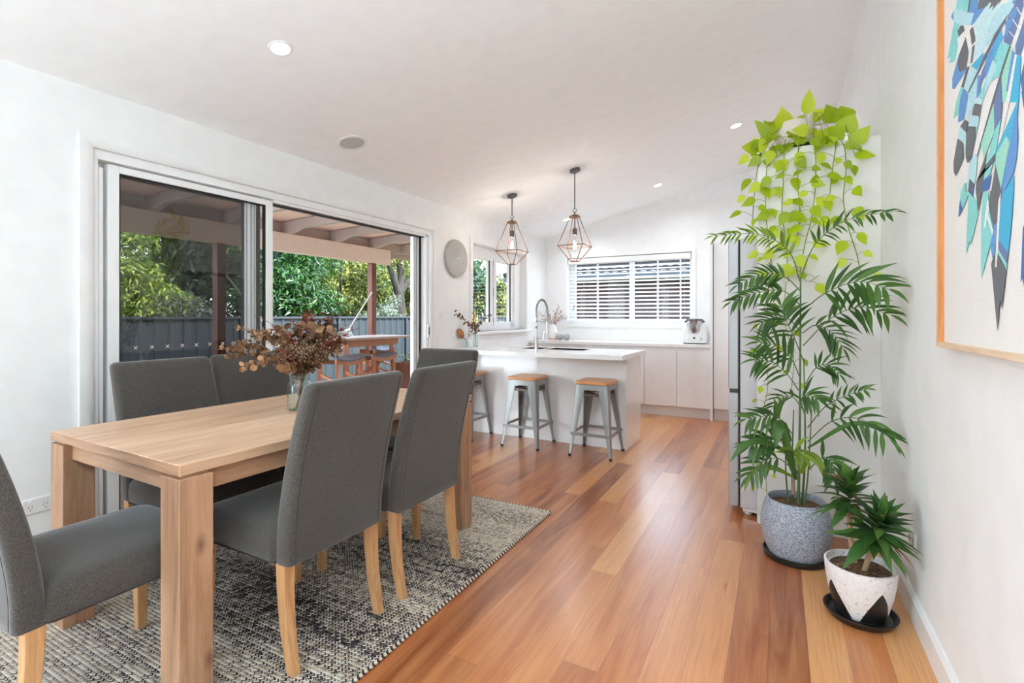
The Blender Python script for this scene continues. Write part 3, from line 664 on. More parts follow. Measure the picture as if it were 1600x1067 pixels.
# corner vase with sprigs, two stones
vs = thing('faceted_vase', 'white faceted vase with blush base in far bench corner', 'vase', (-2.92, 6.72, .905))
MB().lathe([(.066,.0),(.071,.03)], 8).build('blush_base', M['blush'], vs)
MB().lathe([(.071,.0305),(.082,.11),(.076,.125),(.04,.215),(.034,.232),(.028,.232),(.03,.21)], 8).build('body', M['ceramic'], vs)
def ovoid_sprig(pts, n, lr, m, spread=.03, rl=(1,1.6)):
    c = spline(pts, 16)
    for i in range(n):
        p = c[int(len(c)*(.35+.65*i/n)) % len(c)] + Vector((random.gauss(0,spread),random.gauss(0,spread),random.gauss(0,spread)))
        q = Vector((random.uniform(-1,1),random.uniform(-1,1),random.uniform(-1,1))).normalized()
        blade(m, p, q, lr*random.uniform(*rl), lr*.7, 0, Vector((random.uniform(-1,1),random.uniform(-1,1),1)), 3)
def blade(m, p, d, L, w, droop, nrm, seg=5, prof=None, fold=.15):
    """one leaf blade: base p, direction d, length L, full width w, hanging by droop; 2 strips folded on the midrib"""
    d = d.normalized(); side = d.cross(nrm)
    if side.length < 1e-4: side = d.orthogonal()
    side.normalize(); up = side.cross(d)
    prof = prof or [math.sin(PI*min(1, (.06+.94*i/seg)**.8)) if i < seg else 0 for i in range(seg+1)]
    vs = []; q = Vector(p); dd = d.copy()
    for i in range(seg+1):
        h = w/2*prof[i]
        vs += [q - side*h + up*h*fold, q, q + side*h + up*h*fold]
        dd = (dd + Vector((0,0,-droop/seg))).normalized(); q = q + dd*(L/seg)
    fs = []
    for i in range(seg):
        a = 3*i; fs += [(a,a+1,a+4,a+3),(a+1,a+2,a+5,a+4)]
    m.add(vs, fs); return q
sp = thing('dried_sprigs', 'pinkish dried blossom sprigs standing in the white faceted vase', 'dried flowers', (-2.92, 6.72, 1.13))
for (x, y, z) in ((-.20,-.03,.17),(-.13,.03,.20),(-.05,-.05,.16),(.03,.04,.18),(.10,0,.27),(.16,-.05,.20),(.21,.02,.12),(-.16,-.06,.09),(.12,.05,.12)):
    pts = [(0,0,-.15),(x*.15,y*.3,.0),(x*.6,y*.7,z*.6),(x,y,z)]
    b = MB().tube(spline(pts, 10), .0018, 5).build('sprig', M['drystem'], sp)
    m = MB(); ovoid_sprig(pts, 44, .018, m, .014); sheet('blossom', m.v, m.f, M['pinksprig'], b)
for x, y, r, lb in ((-2.792,6.70,.046,'small round grey stone ball right beside the faceted vase'),(-2.688,6.69,.05,'larger round pale stone ball on far bench, further from the vase')):
    o = thing('stone_ball', lb, 'ornament', (x, y, .905), group='stone balls on the far bench')
    MB().ball((0,0,r*.93), r, 28, 16).build('ball', M['marble'], o, 180); MB().lathe([(.013,r*1.88),(.011,r*1.86)], 16).build('opening', M['greycap'], o)
# small bottle vases on the island
def bottle(label, x, y, prof):
    o = thing('bottle_vase', label, 'vase', (x, y, .905), group='small glass bottles on the island')
    pr = prof + [(r-.0025, z) for r, z in reversed(prof[1:])] + [(prof[0][0]*.8, .006)]
    MB().lathe(pr, 24).build('bottle', M['bottle'], o, 60); MB().lathe([(prof[0][0]*.9,.001),(prof[0][0]*.9,.005)], 20).build('base', M['bottle'], o); return o
bottle('short clear bottle on the island holding a banksia head', -3.07, 4.655, [(.03,0),(.032,.01),(.032,.05),(.02,.075),(.018,.1),(.02,.104)])
bottle('tall clear bottle on the island holding dried leaf stems', -2.985, 4.715, [(.03,0),(.032,.01),(.03,.08),(.018,.14),(.016,.19),(.019,.195)])
bk = thing('dried_banksia', 'brown dried banksia head standing in the short island bottle', 'dried flower', (-3.07, 4.655, .905))
hp = Vector((-.04,-.06,.155)); ax = Vector((-.02,-.045,.10)).normalized(); RM = ax.to_track_quat('Z','Y').to_matrix().to_4x4()
MB().tube(spline([(0,0,.01),(0,0,.08),hp-ax*.05], 8), .004, 6).build('stem', M['drystem'], bk, 60)
hdm = MB()
rs = []
for i in range(22):
    t = i/21; r = .036*math.sin(PI*(.12+.86*t))**.5
    rs.append([RM @ Vector((r*(1+.12*((k+i) % 2))*math.cos(2*PI*k/24), r*(1+.12*((k+i) % 2))*math.sin(2*PI*k/24), -.055+.11*t)) + hp for k in range(24)])
hdm.rings(rs); hdm.build('flower_head', M['banksia'], bk)
m = MB()
for k in range(14):
    a = 2*PI*k/14; d = Vector((math.cos(a),math.sin(a),.1)); blade(m, hp-ax*.05, d, .05, .014, .2, Vector((0,0,1)))
for k in range(9): blade(m, Vector((.01,.02+.004*k,.10+.017*k)), Vector((random.uniform(-1,1),random.uniform(-1,1),.6)), .025, .013, 0, Vector((1,0,1)))
sheet('leaves', m.v, m.f, M['rust'], bk)
ls = thing('dried_leaf_stems', 'brown and grey dried leaf stems in the tall island bottle', 'dried flowers', (-2.985, 4.715, .905))
for mat, tip, n_, lr, sprd in (('eucal',(-.09,-.26,.37),26,.034,.018),('greysprig',(.02,-.03,.60),40,.020,.026),('greysprig',(.06,.04,.50),30,.020,.03),('greysprig',(.03,.22,.36),22,.026,.016),('eucal',(.02,-.07,.30),12,.036,.02),('eucal',(.0,.08,.28),8,.034,.02)):
    pts = [(0,0,.01),(tip[0]*.05,tip[1]*.05,.18),(tip[0]*.5,tip[1]*.45,.18+(tip[2]-.18)*.55),tip]
    b = MB().tube(spline(pts, 12), .0022, 5).build('stem', M['drystem'], ls)
    m = MB(); ovoid_sprig(pts, int(n_*1.7), lr, m, sprd*.75); sheet('leaves', m.v, m.f, M[mat], b)
# ---------------- bar stools
def make_stool():
    o = thing('bar_stool', None, 'stool', (0,0,0), group='metal bar stools along the island')
    m = MB()
    rr_ = [rrect(.315-.012*k, .315-.012*k, .035) for k in (1,0,0,1.4)]
    m.rings([[Vector((x,y,z)) for x,y in r] for r, z in zip(rr_, (.640,.645,.662,.670))]); m.build('seat', M['stoolseat'], o, 30)
    # pressed metal apron
    ap = MB(); a0 = rrect(.290,.290,.035); a1 = rrect(.300,.300,.035); a2 = rrect(.284,.284,.03)
    ap.rings([[Vector((x,y,z)) for x,y in r] for r, z in ((a0,.6395),(a1,.59),(a2,.588),([(x*.97,y*.97) for x,y in a0],.637))], False, False); ap.build('apron', M['stoolmetal'], o, 30)
    for sx, sy in ((1,1),(-1,1),(-1,-1),(1,-1)):
        rs = []
        for i in range(7):
            t = i/6; z = .63 - t*.615; c = .145 + t*.052; w = .088*(1-t)+.022*t; th = .004+.004*t; r = .012
            L = [(c-w,c),(c-r,c),(c-r*.3,c-r*.3),(c,c-r),(c,c-w),(c-th,c-w),(c-th,c-r),(c-th-r*.3,c-th-r*.3),(c-r,c-th),(c-w,c-th)]
            rs.append([Vector((sx*x, sy*y, z)) for x, y in L])
        lg = MB().rings(rs).build('leg', M['stoolmetal'], o, 35)
        MB().lathe([(.012,0),(.015,.003),(.015,.018),(.011,.022)], 12, (sx*.189,sy*.189,0)).build('rubber_foot', M['black'], lg, 40)
    m = MB(); z = .20; c = .182
    for i in range(4):
        C = [(c,c),(-c,c),(-c,-c),(c,-c)]; p, q = C[i], C[(i+1)%4]; dz = .0
        m.bar((p[0],p[1],z),(q[0],q[1],z), .004, .024); m.bar((p[0]*.985,p[1]*.985,z+.012),(q[0]*.985,q[1]*.985,z+.012), .018, .003)
    m.build('footrest_ring', M['stoolmetal'], o)
    m = MB(); z = .545; c = .138
    for i in range(4):
        C = [(c,c),(-c,c),(-c,-c),(c,-c)]; p, q = Vector((*C[i],z)), Vector((*C[(i+1)%4],z))
        m.bar(p, q, .005, .018)
    m.build('upper_brace', M['bronze'], o)
    for s in (1,-1): MB().tube([(-.14,-.14*s,.535),(.14,.14*s,.535)], .006, 6).build('cross_rod', M['bronze'], o)
    return o
st = make_stool(); st.location = (-1.466,4.375,0); st['label'] = 'grey metal stool with timber seat nearest the open end of the island'
dup(st, (-2.165,4.382,0), 0, 'grey metal stool with timber seat, the middle of the island three')
dup(st, (-2.895,4.385,0), 0, 'grey metal stool with timber seat, partly behind the far dining chair')
# ================================================================== DINING
rg = thing('braided_rug', 'braided black and cream jute rug under the dining table', 'rug', (-2.13, 1.62, 0))
RXh, RYh = .853, 1.285
MB().rings([[Vector((x,y,z)) for x,y in rrect(2*RXh-q,2*RYh-q,.02)] for q, z in ((0,.001),(0,.009),(.006,.0115))]).build('braid', M['rug'], rg, 30)
n = NT('rug_edge_braid'); v = n.coords(); x = n.sep(v)
k = n.math('FRACT', n.math('DIVIDE', n.math('ADD', n.math('ADD', x[0], x[1]), n.math('MULTIPLY', x[2], 1.)), .024))
n.set(color=n.mix(n.math('LESS_THAN', k, .45), lin((214,198,178)), lin((52,49,50))), rough=.9); M['rugedge'] = n.m
m = MB(); pts = [Vector((x,y,.0075)) for x,y in rrect(2*RXh+.004,2*RYh+.004,.022)]; pts.append(pts[0]); m.tube(pts, .0075, 8, False); m.build('edge_binding', M['rugedge'], rg, 60)
RZ = .0118
TROT = math.radians(-1.2)
tb = thing('dining_table', 'chunky light timber dining table with square block legs', 'table', (-2.105, 1.70, RZ), TROT)
HW, HL, TH = .478, .812, .773
B(-HW,HW,-HL,HL,TH-.036,TH).build('tabletop', M['tabletop'], tb, bevel=.003)
for sy in (-1,1): B(-HW+.002,HW-.002,sy*HL-.0008,sy*HL+.0008,TH-.034,TH-.002).build('edge_band', M['tableaprx'], tb)
for sx in (-1,1):
    for sy in (-1,1):
        x1, y1 = sx*HW, sy*HL; x0, y0 = x1-sx*.112, y1-sy*.106
        B(min(x0,x1),max(x0,x1),min(y0,y1),max(y0,y1),0,TH-.046).build('leg', M['tableleg'], tb, bevel=.003)
for sy in (-1,1): B(-HW+.11,HW-.11,sy*(HL-.045)-.014,sy*(HL-.045)+.014,TH-.108,TH-.0365).build('apron', M['tableaprx'], tb, bevel=.002)
for sx in (-1,1): B(sx*(HW-.045)-.014,sx*(HW-.045)+.014,-HL+.105,HL-.105,TH-.108,TH-.0365).build('apron', M['tableapron'], tb, bevel=.002)
for sx in (-1,1):
    for sy in (-1,1):
        B(sx*(HW-.056)-.045,sx*(HW-.056)+.045,sy*(HL-.053)-.04,sy*(HL-.053)+.04,TH-.0465,TH-.0365).build('spacer', M['tableapron'], tb)

def make_chair():
    o = thing('dining_chair', None, 'chair', (0,0,0), group='charcoal dining chairs around the table')
    # backrest: stack of rounded cross-sections leaning back, width along x
    H0, H1 = .372, 1.012
    rs = []
    def sect(z, yo, th, w, r):
        cy = yo + th/2
        return [Vector((x, cy + y, z + (.010*(1-(x/.235)**2)*max(0,(z-.9)/.11) if z > .9 else 0))) for x, y in rrect(w, th, min(r, th/2-.001), 5)]
    Z = [0,.01,.06,.15,.25,.35,.45,.55,.65,.75,.85,.93,.97,.99,1.0]
    for t in Z:
        yo = -.245 + .0*t - .125*max(0,(t-.10)/.90)**1.55
        th = .074 - .016*t; w = .462 + .012*math.sin(PI*t*.9)
        if t == 0: rs.append(sect(H0, yo+.006, th-.012, w-.012, .02)); continue
        e = max(0, (t-.965)/.035); sh = .03*(1-math.sqrt(max(0,1-e*e)))
        rs.append(sect(H0+(H1-H0)*t, yo+sh*.6, th-sh*1.2, w-sh*1.1, .022))
    bk = MB().rings(rs).build('backrest', M['fabric'], o, 70)
    m = MB()
    for s in (-1,1):
        p = []
        for i in range(25):
            t = .02+.955*i/24
            yo = -.245 - .125*max(0,(t-.10)/.90)**1.55
            p.append((s*(.231-.030+.006*math.sin(PI*t*.9)), yo-.0004, H0+(H1-H0)*t))
        MB().tube(p, .0012, 5).build('back_seam', M['stitch'], bk)
    rs = []
    for z, q, r in ((.374,.010,.02),(.378,.0,.028),(.43,-.004,.03),(.462,.0,.034),(.477,.012,.04),(.486,.034,.05),(.491,.09,.06),(.494,.20,.08)):
        rs.append([Vector((x, y, z)) for x, y in rrect(.474-q, .478-q*.9, r, 6, 0, .059)])
    MB().rings(rs).build('seat', M['fabric'], o, 70)
    # welt around the lower edge of the seat
    pw = [Vector((x,y,.380)) for x,y in rrect(.476,.480,.03,5,0,.059)]; pw.append(pw[0]); MB().tube(pw, .0028, 6, False).build('welt', M['stitch'], o, 60)
    for s in (-1,1):
        rs = [[Vector((s*.206+x, .262+y, z)) for x, y in ((-w,-w),(w,-w),(w,w),(-w,w))] for z, w in ((0,.0155),(.378,.022))]
        l = MB().rings(rs).build('leg', M['chairleg'], o, bevel=.002); B(s*.206-.012,s*.206+.012,.25,.274,-.0005,.004).build('glide', M['black'], l)
        rs = []
        for i in range(9):
            t = i/8; z = .376*(1-t); w = .0225-.006*t; y = -.198 - .045*t**2.2
            rs.append([Vector((s*.207+a, y+b, z)) for a, b in ((-w,-w),(w,-w),(w,w),(-w,w))])
        l = MB().rings(rs).build('leg', M['chairleg'], o, bevel=.002); B(s*.207-.012,s*.207+.012,-.255,-.231,-.0005,.004).build('glide', M['black'], l)
    return o
ch = make_chair(); ch.location = (-1.722,1.372,RZ); ch.rotation_euler = (0,0,PI/2); ch['label'] = 'charcoal upholstered chair with its whole back in front of the flower jar, nearer on the table\'s aisle side'
ch['label'] = 'charcoal fabric chair on the aisle side of the table, nearer to the near table leg'
dup(ch, (-1.703,1.914,RZ), PI/2, 'charcoal fabric chair on the aisle side of the table, nearer to the kitchen')
dup(ch, (-2.485,1.43,RZ), -PI/2, 'charcoal fabric chair on the sliding-door side, beside the fixed glass panel')
dup(ch, (-2.525,1.932,RZ), -PI/2, 'charcoal fabric chair on the sliding-door side, behind the dried leaves')
dup(ch, (-2.035,.79,RZ), 0, 'charcoal fabric chair at the near table end, cut off by the left frame edge')
dup(ch, (-1.985,2.458,RZ), PI, 'charcoal fabric chair at the far table end, facing away from the kitchen')
# jar and bouquet
JX, JY, JZ = -2.105, 1.69, RZ+TH
jr = thing('glass_jar', 'clear glass jar holding dried flowers on the dining table', 'jar', (JX, JY, JZ))
pr = [(.048,0),(.056,.006),(.058,.02),(.058,.115),(.052,.138),(.043,.148),(.043,.156),(.046,.158),(.046,.164),(.043,.166),(.043,.176),(.045,.179)]
MB().lathe(pr + [(r-.003, z) for r, z in reversed(pr[2:])] + [(.05,.012),(.03,.008)], 36).build('jar_body', M['bottle'], jr, 60)
MB().lathe([(.044,.002),(.05,.009),(.03,.0075)], 32).build('jar_base', M['bottle'], jr, 60)
MB().tube([(.0455*math.cos(2*PI*k/28),.0455*math.sin(2*PI*k/28),.168+.004*(k/28)) for k in range(29)], .0018, 5).build('screw_thread', M['bottle'], jr, 60)
bq = thing('dried_bouquet', 'dried brown gum leaves, rust ferns and pale blossoms in the table jar', 'dried flowers', (JX, JY, JZ))
def bpt(u, v, dep=0.):
    """photo point at the bouquet's distance, dep metres nearer (-) or farther along the view"""
    p = at(u, v, X=JX); d = (p - Vector((0,0,EYE)))
    q = Vector((0,0,EYE)) + d*( (math.hypot(JX,JY)) / math.hypot(d.x, d.y) )
    vd = Vector((d.x,d.y,0)).normalized()
    return q + vd*dep - Vector((JX,JY,JZ))
mouth = Vector((0,0,.175))
def stem_curve(tip, via=None, foot=None):
    a = random.uniform(0, 2*PI); r = random.uniform(.005,.034)
    mo = mouth + Vector((r*math.cos(a), r*math.sin(a), 0)); ft = foot or Vector((-.6*r*math.cos(a), -.6*r*math.sin(a), .012))
    pts = [ft, mo] + ([via] if via else [mo.lerp(tip, .5) + Vector((0,0,.04))]) + [tip]
    return spline(pts, 22)
def branch(tip, via, mat, n_, lr, start=.42, sr=.0024, prof=None, wr=.9, jit=.012, stemmat='drystem'):
    c = stem_curve(tip, via); b = MB().tube(c, [sr*(1-.5*i/len(c)) for i in range(len(c))], 5).build('dried_branch', M[stemmat], bq)
    m = MB()
    n_ = int(n_*2.0); lr *= .98
    for i in range(n_):
        t = start + (1-start)*(i+.5)/n_; k = min(int(t*(len(c)-1)), len(c)-2); p = c[k]
        tg = (c[k+1]-c[k]).normalized(); sd = tg.cross(Vector((random.uniform(-1,1),random.uniform(-1,1),random.uniform(-1,1)))).normalized()
        d = (sd + tg*random.uniform(.1,.7)).normalized(); L = lr*random.uniform(.7,1.25)*(1-.25*t)
        blade(m, p + sd*.004, d, L, L*wr*random.uniform(.85,1.15), random.uniform(0,.7), Vector((random.uniform(-1,1),random.uniform(-1,1),random.uniform(-1,1))), 5, prof or [.1,.72,1,.98,.7,0], random.uniform(.0,.35))
    sheet('leaves', m.v, m.f, M[mat], b)
def fern(tip, via, mat, n_=60, L=.035):
    c = stem_curve(tip, via); b = MB().tube(c, .0018, 5).build('dried_branch', M['rust'], bq); m = MB()
    for i in range(n_):
        t = .5 + .5*i/n_; k = min(int(t*(len(c)-1)), len(c)-2); p = c[k]; tg = (c[k+1]-c[k]).normalized()
        d = (tg*.7 + Vector((random.gauss(0,.6),random.gauss(0,.6),random.gauss(0,.6)))).normalized()
        blade(m, p, d, L*random.uniform(.6,1.3), .006, .2, Vector((random.uniform(-1,1),1,.4)), 3)
    sheet('fronds', m.v, m.f, M[mat], b)
def breath(tip, via, n_=34, spread=.024):
    c = stem_curve(tip, via); m2 = MB().tube(c, .0012, 5); m = MB()
    for i in range(n_):
        t = random.uniform(.72, 1.); p = c[min(int(t*(len(c)-1)), len(c)-2)]; q = p + Vector((random.gauss(0,spread),random.gauss(0,spread),random.gauss(.01,spread)))
        m2.tube([p, q], .0006, 3, False); r = random.uniform(.0025,.004)
        m.add([q+Vector((r,0,0)),q+Vector((-r,0,0)),q+Vector((0,r,0)),q+Vector((0,-r,0)),q+Vector((0,0,r)),q+Vector((0,0,-r))], [(0,2,4),(2,1,4),(1,3,4),(3,0,4),(2,0,5),(1,2,5),(3,1,5),(0,3,5)])
    b = m2.build('dried_branch', M['drystem'], bq); sheet('blossom', m.v, m.f, M['breath'], b)
rd = [.15,.8,1,1,.75,0]
for tip, via, mat, n_, lr in (
    ((340,546,-.03),(405,538,-.02),'eucal',34,.036), ((352,556,.05),(400,550,.02),'eucal',22,.034),
    ((374,572,-.10),(425,562,-.05),'eucalpale',30,.036), ((366,512,.06),(420,528,.03),'eucalpale',26,.022), ((392,524,.0),(428,528,.0),'eucal',30,.036),
    ((404,520,.08),(440,530,.04),'eucal',28,.038), ((440,508,-.05),(455,540,-.03),'eucal',26,.046), ((470,503,-.07),(470,540,-.04),'eucal',28,.052),
    ((497,506,-.08),(485,545,-.03),'eucal',26,.056), ((512,498,.05),(492,540,.02),'eucal',24,.050), ((522,515,-.04),(495,550,-.02),'eucal',26,.050),
    ((540,530,.0),(508,550,.0),'eucal',20,.040), ((530,540,-.06),(502,560,-.03),'eucal',18,.042), ((486,482,.04),(478,530,.03),'rust',16,.046),
    ((510,487,.02),(490,530,.02),'rust',14,.044), ((528,489,.06),(500,535,.03),'greysprig',12,.040), ((447,570,-.07),(455,570,-.04),'eucalpale',8,.05)):
    branch(bpt(*tip), bpt(*via), mat, n_, lr, .42, prof=rd)
for tip, via in (((425,508,.04),(450,540,.02)),((458,498,.08),(462,540,.04)),((487,490,-.02),(476,535,-.01)),((535,512,.03),(500,545,.02)),((520,525,-.09),(492,555,-.05)),((440,545,-.09),(458,562,-.06)),((450,520,-.08),(463,555,-.05)),((540,520,-.03),(505,550,-.03)),((470,512,.02),(470,545,.0))):
    fern(bpt(*tip), bpt(*via), 'rust')
for tip, via in (((432,556,-.08),(452,570,-.05)),((462,535,-.10),(466,560,-.06)),((478,530,-.11),(474,560,-.06)),((492,535,-.10),(482,560,-.06)),((505,540,-.09),(488,562,-.05)),((450,540,-.11),(460,565,-.06)),((515,548,-.05),(495,565,-.04)),((470,545,-.12),(470,565,-.07)),((488,520,-.05),(480,550,-.03)),((545,505,.05),(510,545,.03)),((552,512,.02),(515,545,.02)),((415,528,-.02),(445,550,-.02))):
    breath(bpt(*tip), bpt(*via))
m = MB()
for k in range(26): m.tube(stem_curve(mouth + Vector((random.uniform(-.07,.11),random.uniform(-.08,.09),random.uniform(.07,.12)))), .0016, 5)
m.build('bare_stems', M['drystem'], bq, 60)
b = MB().tube(spline([mouth, bpt(440,520,.05), bpt(398,492,.06)], 14), .0014, 5).build('dried_branch', M['drystem'], bq, 60)
b = MB().tube(spline([mouth, bpt(520,530,.04), bpt(563,512,.05)], 14), .0016, 5).build('dried_branch', M['greysprig'], bq, 60)

# ================================================================== PICTURE ON THE RIGHT WALL
PX = .455; Y0, Y1, Z0, Z1 = 1.02, 2.095, 1.151, 2.70
pc = thing('framed_picture', 'large oak-framed picture of blue and grey feathers on right wall', 'picture', (0,0,0))
for nm, a in (('frame_rail',(PX,.4945,Y0,Y1,Z0,Z0+.016)),('frame_rail',(PX,.4945,Y0,Y1,Z1-.016,Z1)),('frame_stile',(PX,.4945,Y0,Y0+.012,Z0+.016,Z1-.016)),('frame_stile',(PX,.4945,Y1-.012,Y1,Z0+.016,Z1-.016))):
    B(*a).build(nm, M['oak'] if nm == 'frame_rail' else M['oakin'], pc, bevel=.001)
for a in ((PX-.001,PX+.0,Y1-.0125,Y1,Z0,Z1),(PX-.001,PX,Y0,Y0+.0125,Z0,Z1)): B(*a).build('frame_front', M['oak'], pc)
CX = PX + .017
cv = B(CX,CX+.015,Y0+.012,Y1-.012,Z0+.016,Z1-.016).build('canvas', M['canvas'], pc)
def z1p(l): return [(1460+x/6.67, y/6.67) for x, y in l]
def z2p(l): return [(1460+x/6.67, 150+y/6.67) for x, y in l]
def z3p(l): return [(1460+x/4.445, 300+y/4.445) for x, y in l]
ART = [
 ('T', z1p([(235,-20),(215,85),(130,590),(118,615),(160,600),(135,665),(205,640),(250,400),(360,-20)])), 
 ('L', z1p([(215,80),(190,110),(185,215),(250,262),(365,265),(400,140),(340,130)])), ('B', z1p([(190,115),(160,175),(186,220)])), ('T', z1p([(225,-20),(210,90),(345,130),(370,-20)])),
 ('B', z1p([(362,-20),(335,130),(400,138),(365,262),(385,265),(520,75),(445,100),(445,-20)])), ('G', z1p([(455,-20),(435,105),(510,80),(585,30),(600,-20)])), ('G', z1p([(352,-20),(330,135),(345,132),(372,-20)])),
 ('I', z1p([(800,-40),(720,40),(560,30),(480,140),(385,262),(430,400),(380,640),(420,600),(490,540),(590,420),(690,260),(760,150),(830,0)])),
 ('L', z1p([(800,10),(640,90),(540,300),(500,520),(600,400),(700,240),(770,120)])), ('G', z1p([(600,-20),(575,40),(555,100),(600,60),(585,115),(665,20),(650,60),(700,-20)])),
 ('H', z1p([(228,405),(300,340),(350,285),(375,262),(400,270),(428,400),(385,640),(330,690),(245,560)])),
 ('G', z1p([(262,268),(228,325),(243,385),(305,320),(292,268)])), ('G', z1p([(390,275),(355,318),(378,475),(415,430),(415,385)])), ('G', z1p([(412,460),(382,490),(362,670),(385,650)])),
 ('B', z1p([(245,560),(175,820),(176,925),(200,930),(300,770),(330,690)])), ('G', z1p([(315,385),(255,545),(232,650),(238,725),(262,755),(320,715),(350,555)])),
 ('H', z1p([(345,330),(325,400),(350,530),(330,690),(355,690),(378,490)])),
 ('G', z1p([(355,690),(325,710),(268,905),(292,915)])),
 ('C', z1p([(500,540),(370,690),(430,735),(485,640)])), ('B', z1p([(530,535),(480,600),(495,650),(540,600)])),
 ('L', z1p([(365,705),(300,905),(335,960),(440,800),(432,740)])),
 ('T', z1p([(265,905),(215,1067),(185,1245),(235,1200),(270,1000),(292,920)])), ('B', z1p([(292,920),(262,1010),(235,1280),(300,1245),(340,1000),(330,955)])),
 ('L', z1p([(345,960),(320,1250),(350,1220),(430,1030),(440,800)])), ('B', z1p([(440,790),(425,1040),(470,960),(480,780)])),
 ('N', z1p([(545,600),(480,750),(440,1000),(520,760)])), ('B', z1p([(690,300),(600,450),(520,640),(510,830),(560,740),(640,520),(700,420)])), ('C', z1p([(680,320),(640,420),(590,620),(620,600),(690,430)])),
 ('T', z1p([(745,465),(680,440),(590,680),(470,960),(400,1230),(560,870),(660,790),(790,480)])), ('L', z1p([(600,620),(540,780),(500,1040),(570,850),(640,700)])),
 ('N', z1p([(905,-40),(840,-40),(820,60),(760,160),(735,260),(710,440),(780,480),(830,400),(890,160),(920,60)])), ('B', z1p([(820,-20),(800,30),(830,60),(770,160),(780,200),(720,230),(735,320),(690,420),(740,380),(850,130)])),
 ('N', z1p([(960,0),(900,250),(830,440),(838,560),(880,580),(960,380)])), ('H', z1p([(920,60),(855,290),(800,440),(797,520),(815,528),(890,300),(925,180)])),
 ('H', z1p([(840,80),(890,165),(900,160),(850,75)])), ('H', z1p([(800,205),(855,290),(862,280),(808,200)])), ('H', z1p([(762,330),(825,400),(832,392),(770,326)])),
 ('A', z1p([(790,485),(745,600),(680,800),(690,1067),(745,1060),(770,760),(810,540)])),
 ('B', z1p([(800,530),(735,960),(760,950),(830,560)])), ('C', z1p([(830,545),(870,585),(893,585),(870,1067),(760,1067)])),
 ('N', z1p([(690,800),(640,900),(590,1067),(660,1300),(700,1050)])),
 ('H', z1p([(850,570),(828,565),(735,1067),(660,1450),(590,1950),(615,1950),(680,1480),(770,1067)])),
 ('K', z1p([(985,600),(925,650),(885,830),(930,1110),(985,1000)])),
 ('G', z1p([(755,150),(700,230),(615,360),(585,430),(480,650),(340,965),(352,965),(500,660),(600,440),(640,380),(720,240)])), ('G', z1p([(770,480),(700,690),(590,1060),(425,1650),(436,1650),(610,1067),(720,700),(790,482)])),
 ('I', z2p([(430,20),(400,70),(480,90),(500,40)])), ('G', z2p([(408,82),(380,200),(450,210),(460,240),(483,95),(440,80)])), ('L', z2p([(375,205),(345,315),(425,320),(430,390),(460,250),(455,215)])),
 ('G', z2p([(345,315),(325,400),(320,640),(335,695),(350,690),(380,640),(425,420),(425,320)])), ('H', z2p([(340,225),(310,240),(350,260)])), ('G', z2p([(310,245),(262,318),(322,380),(350,275)])),
 ('L', z2p([(260,325),(238,440),(300,480),(315,660),(325,380)])), ('G', z2p([(235,445),(192,690),(195,790),(212,832),(235,800),(300,650),(290,490)])),
 ('L', z2p([(435,600),(395,620),(355,720),(330,980),(420,900),(440,690)])), ('T', z2p([(300,910),(268,1000),(262,1067),(245,1190),(320,1000),(325,900)])), ('G', z2p([(360,860),(335,1067),(410,920)])), ('K', z2p([(415,895),(360,1040),(390,1060)])),
 ('A', z2p([(610,80),(480,500),(510,660),(540,580),(620,370),(640,150)])), ('N', z2p([(610,100),(700,80),(690,230),(620,370)])),
 ('T', z2p([(690,230),(620,370),(530,700),(490,900),(580,800),(640,560)])), ('G', z2p([(540,575),(430,900),(425,980),(445,1067),(480,1067),(530,720),(625,600),(620,680),(510,780)])),
 ('K', z2p([(590,815),(500,890),(490,1000),(560,975)])),
 ('C', z2p([(870,0),(850,70),(640,560),(620,720),(690,1000),(780,470),(860,200)])), ('A', z2p([(740,420),(640,600),(630,720),(690,960),(780,480)])),
 ('B', z2p([(850,120),(820,270),(720,830),(690,1060),(820,800),(850,640),(865,430)])), ('C', z2p([(825,820),(700,1040),(640,1300),(800,1300),(815,1067)])),
 ('G', z2p([(632,710),(575,1060),(700,1067),(690,980)])), ('K', z2p([(900,-50),(925,130),(985,60),(985,-60)])),
 ('T', z3p([(235,0),(215,435),(245,330),(248,370),(300,160),(290,60)])), ('K', z3p([(175,50),(163,175),(192,120)])), ('T', z3p([(195,0),(175,55),(195,115),(240,0)])), ('G', z3p([(285,0),(305,140),(325,0)])),
 ('T', z3p([(335,0),(322,200),(320,600),(330,570),(410,280),(375,100),(370,0)])), ('H', z3p([(365,40),(340,245),(350,248),(380,90)])), ('H', z3p([(362,170),(400,300),(408,280),(370,150)])),
 ('G', z3p([(385,-10),(375,95),(410,240),(435,210),(470,0)])), ('B', z3p([(375,90),(412,250),(385,360),(400,460),(415,450),(435,210),(410,230)])),
 ('C', z3p([(545,-10),(470,0),(440,200),(435,320),(510,430),(530,240)])), ('N', z3p([(440,320),(437,400),(500,500),(510,430)])), ('T', z3p([(440,395),(438,425),(500,540),(502,500)])),
 ('G', z3p([(410,440),(392,500),(435,970),(455,740),(465,820),(498,540),(440,440)])), ('H', z3p([(460,0),(443,60),(418,520),(430,523),(440,400)])),
 ('K', z3p([(640,180),(612,250),(597,630),(610,600),(640,760)])),
]
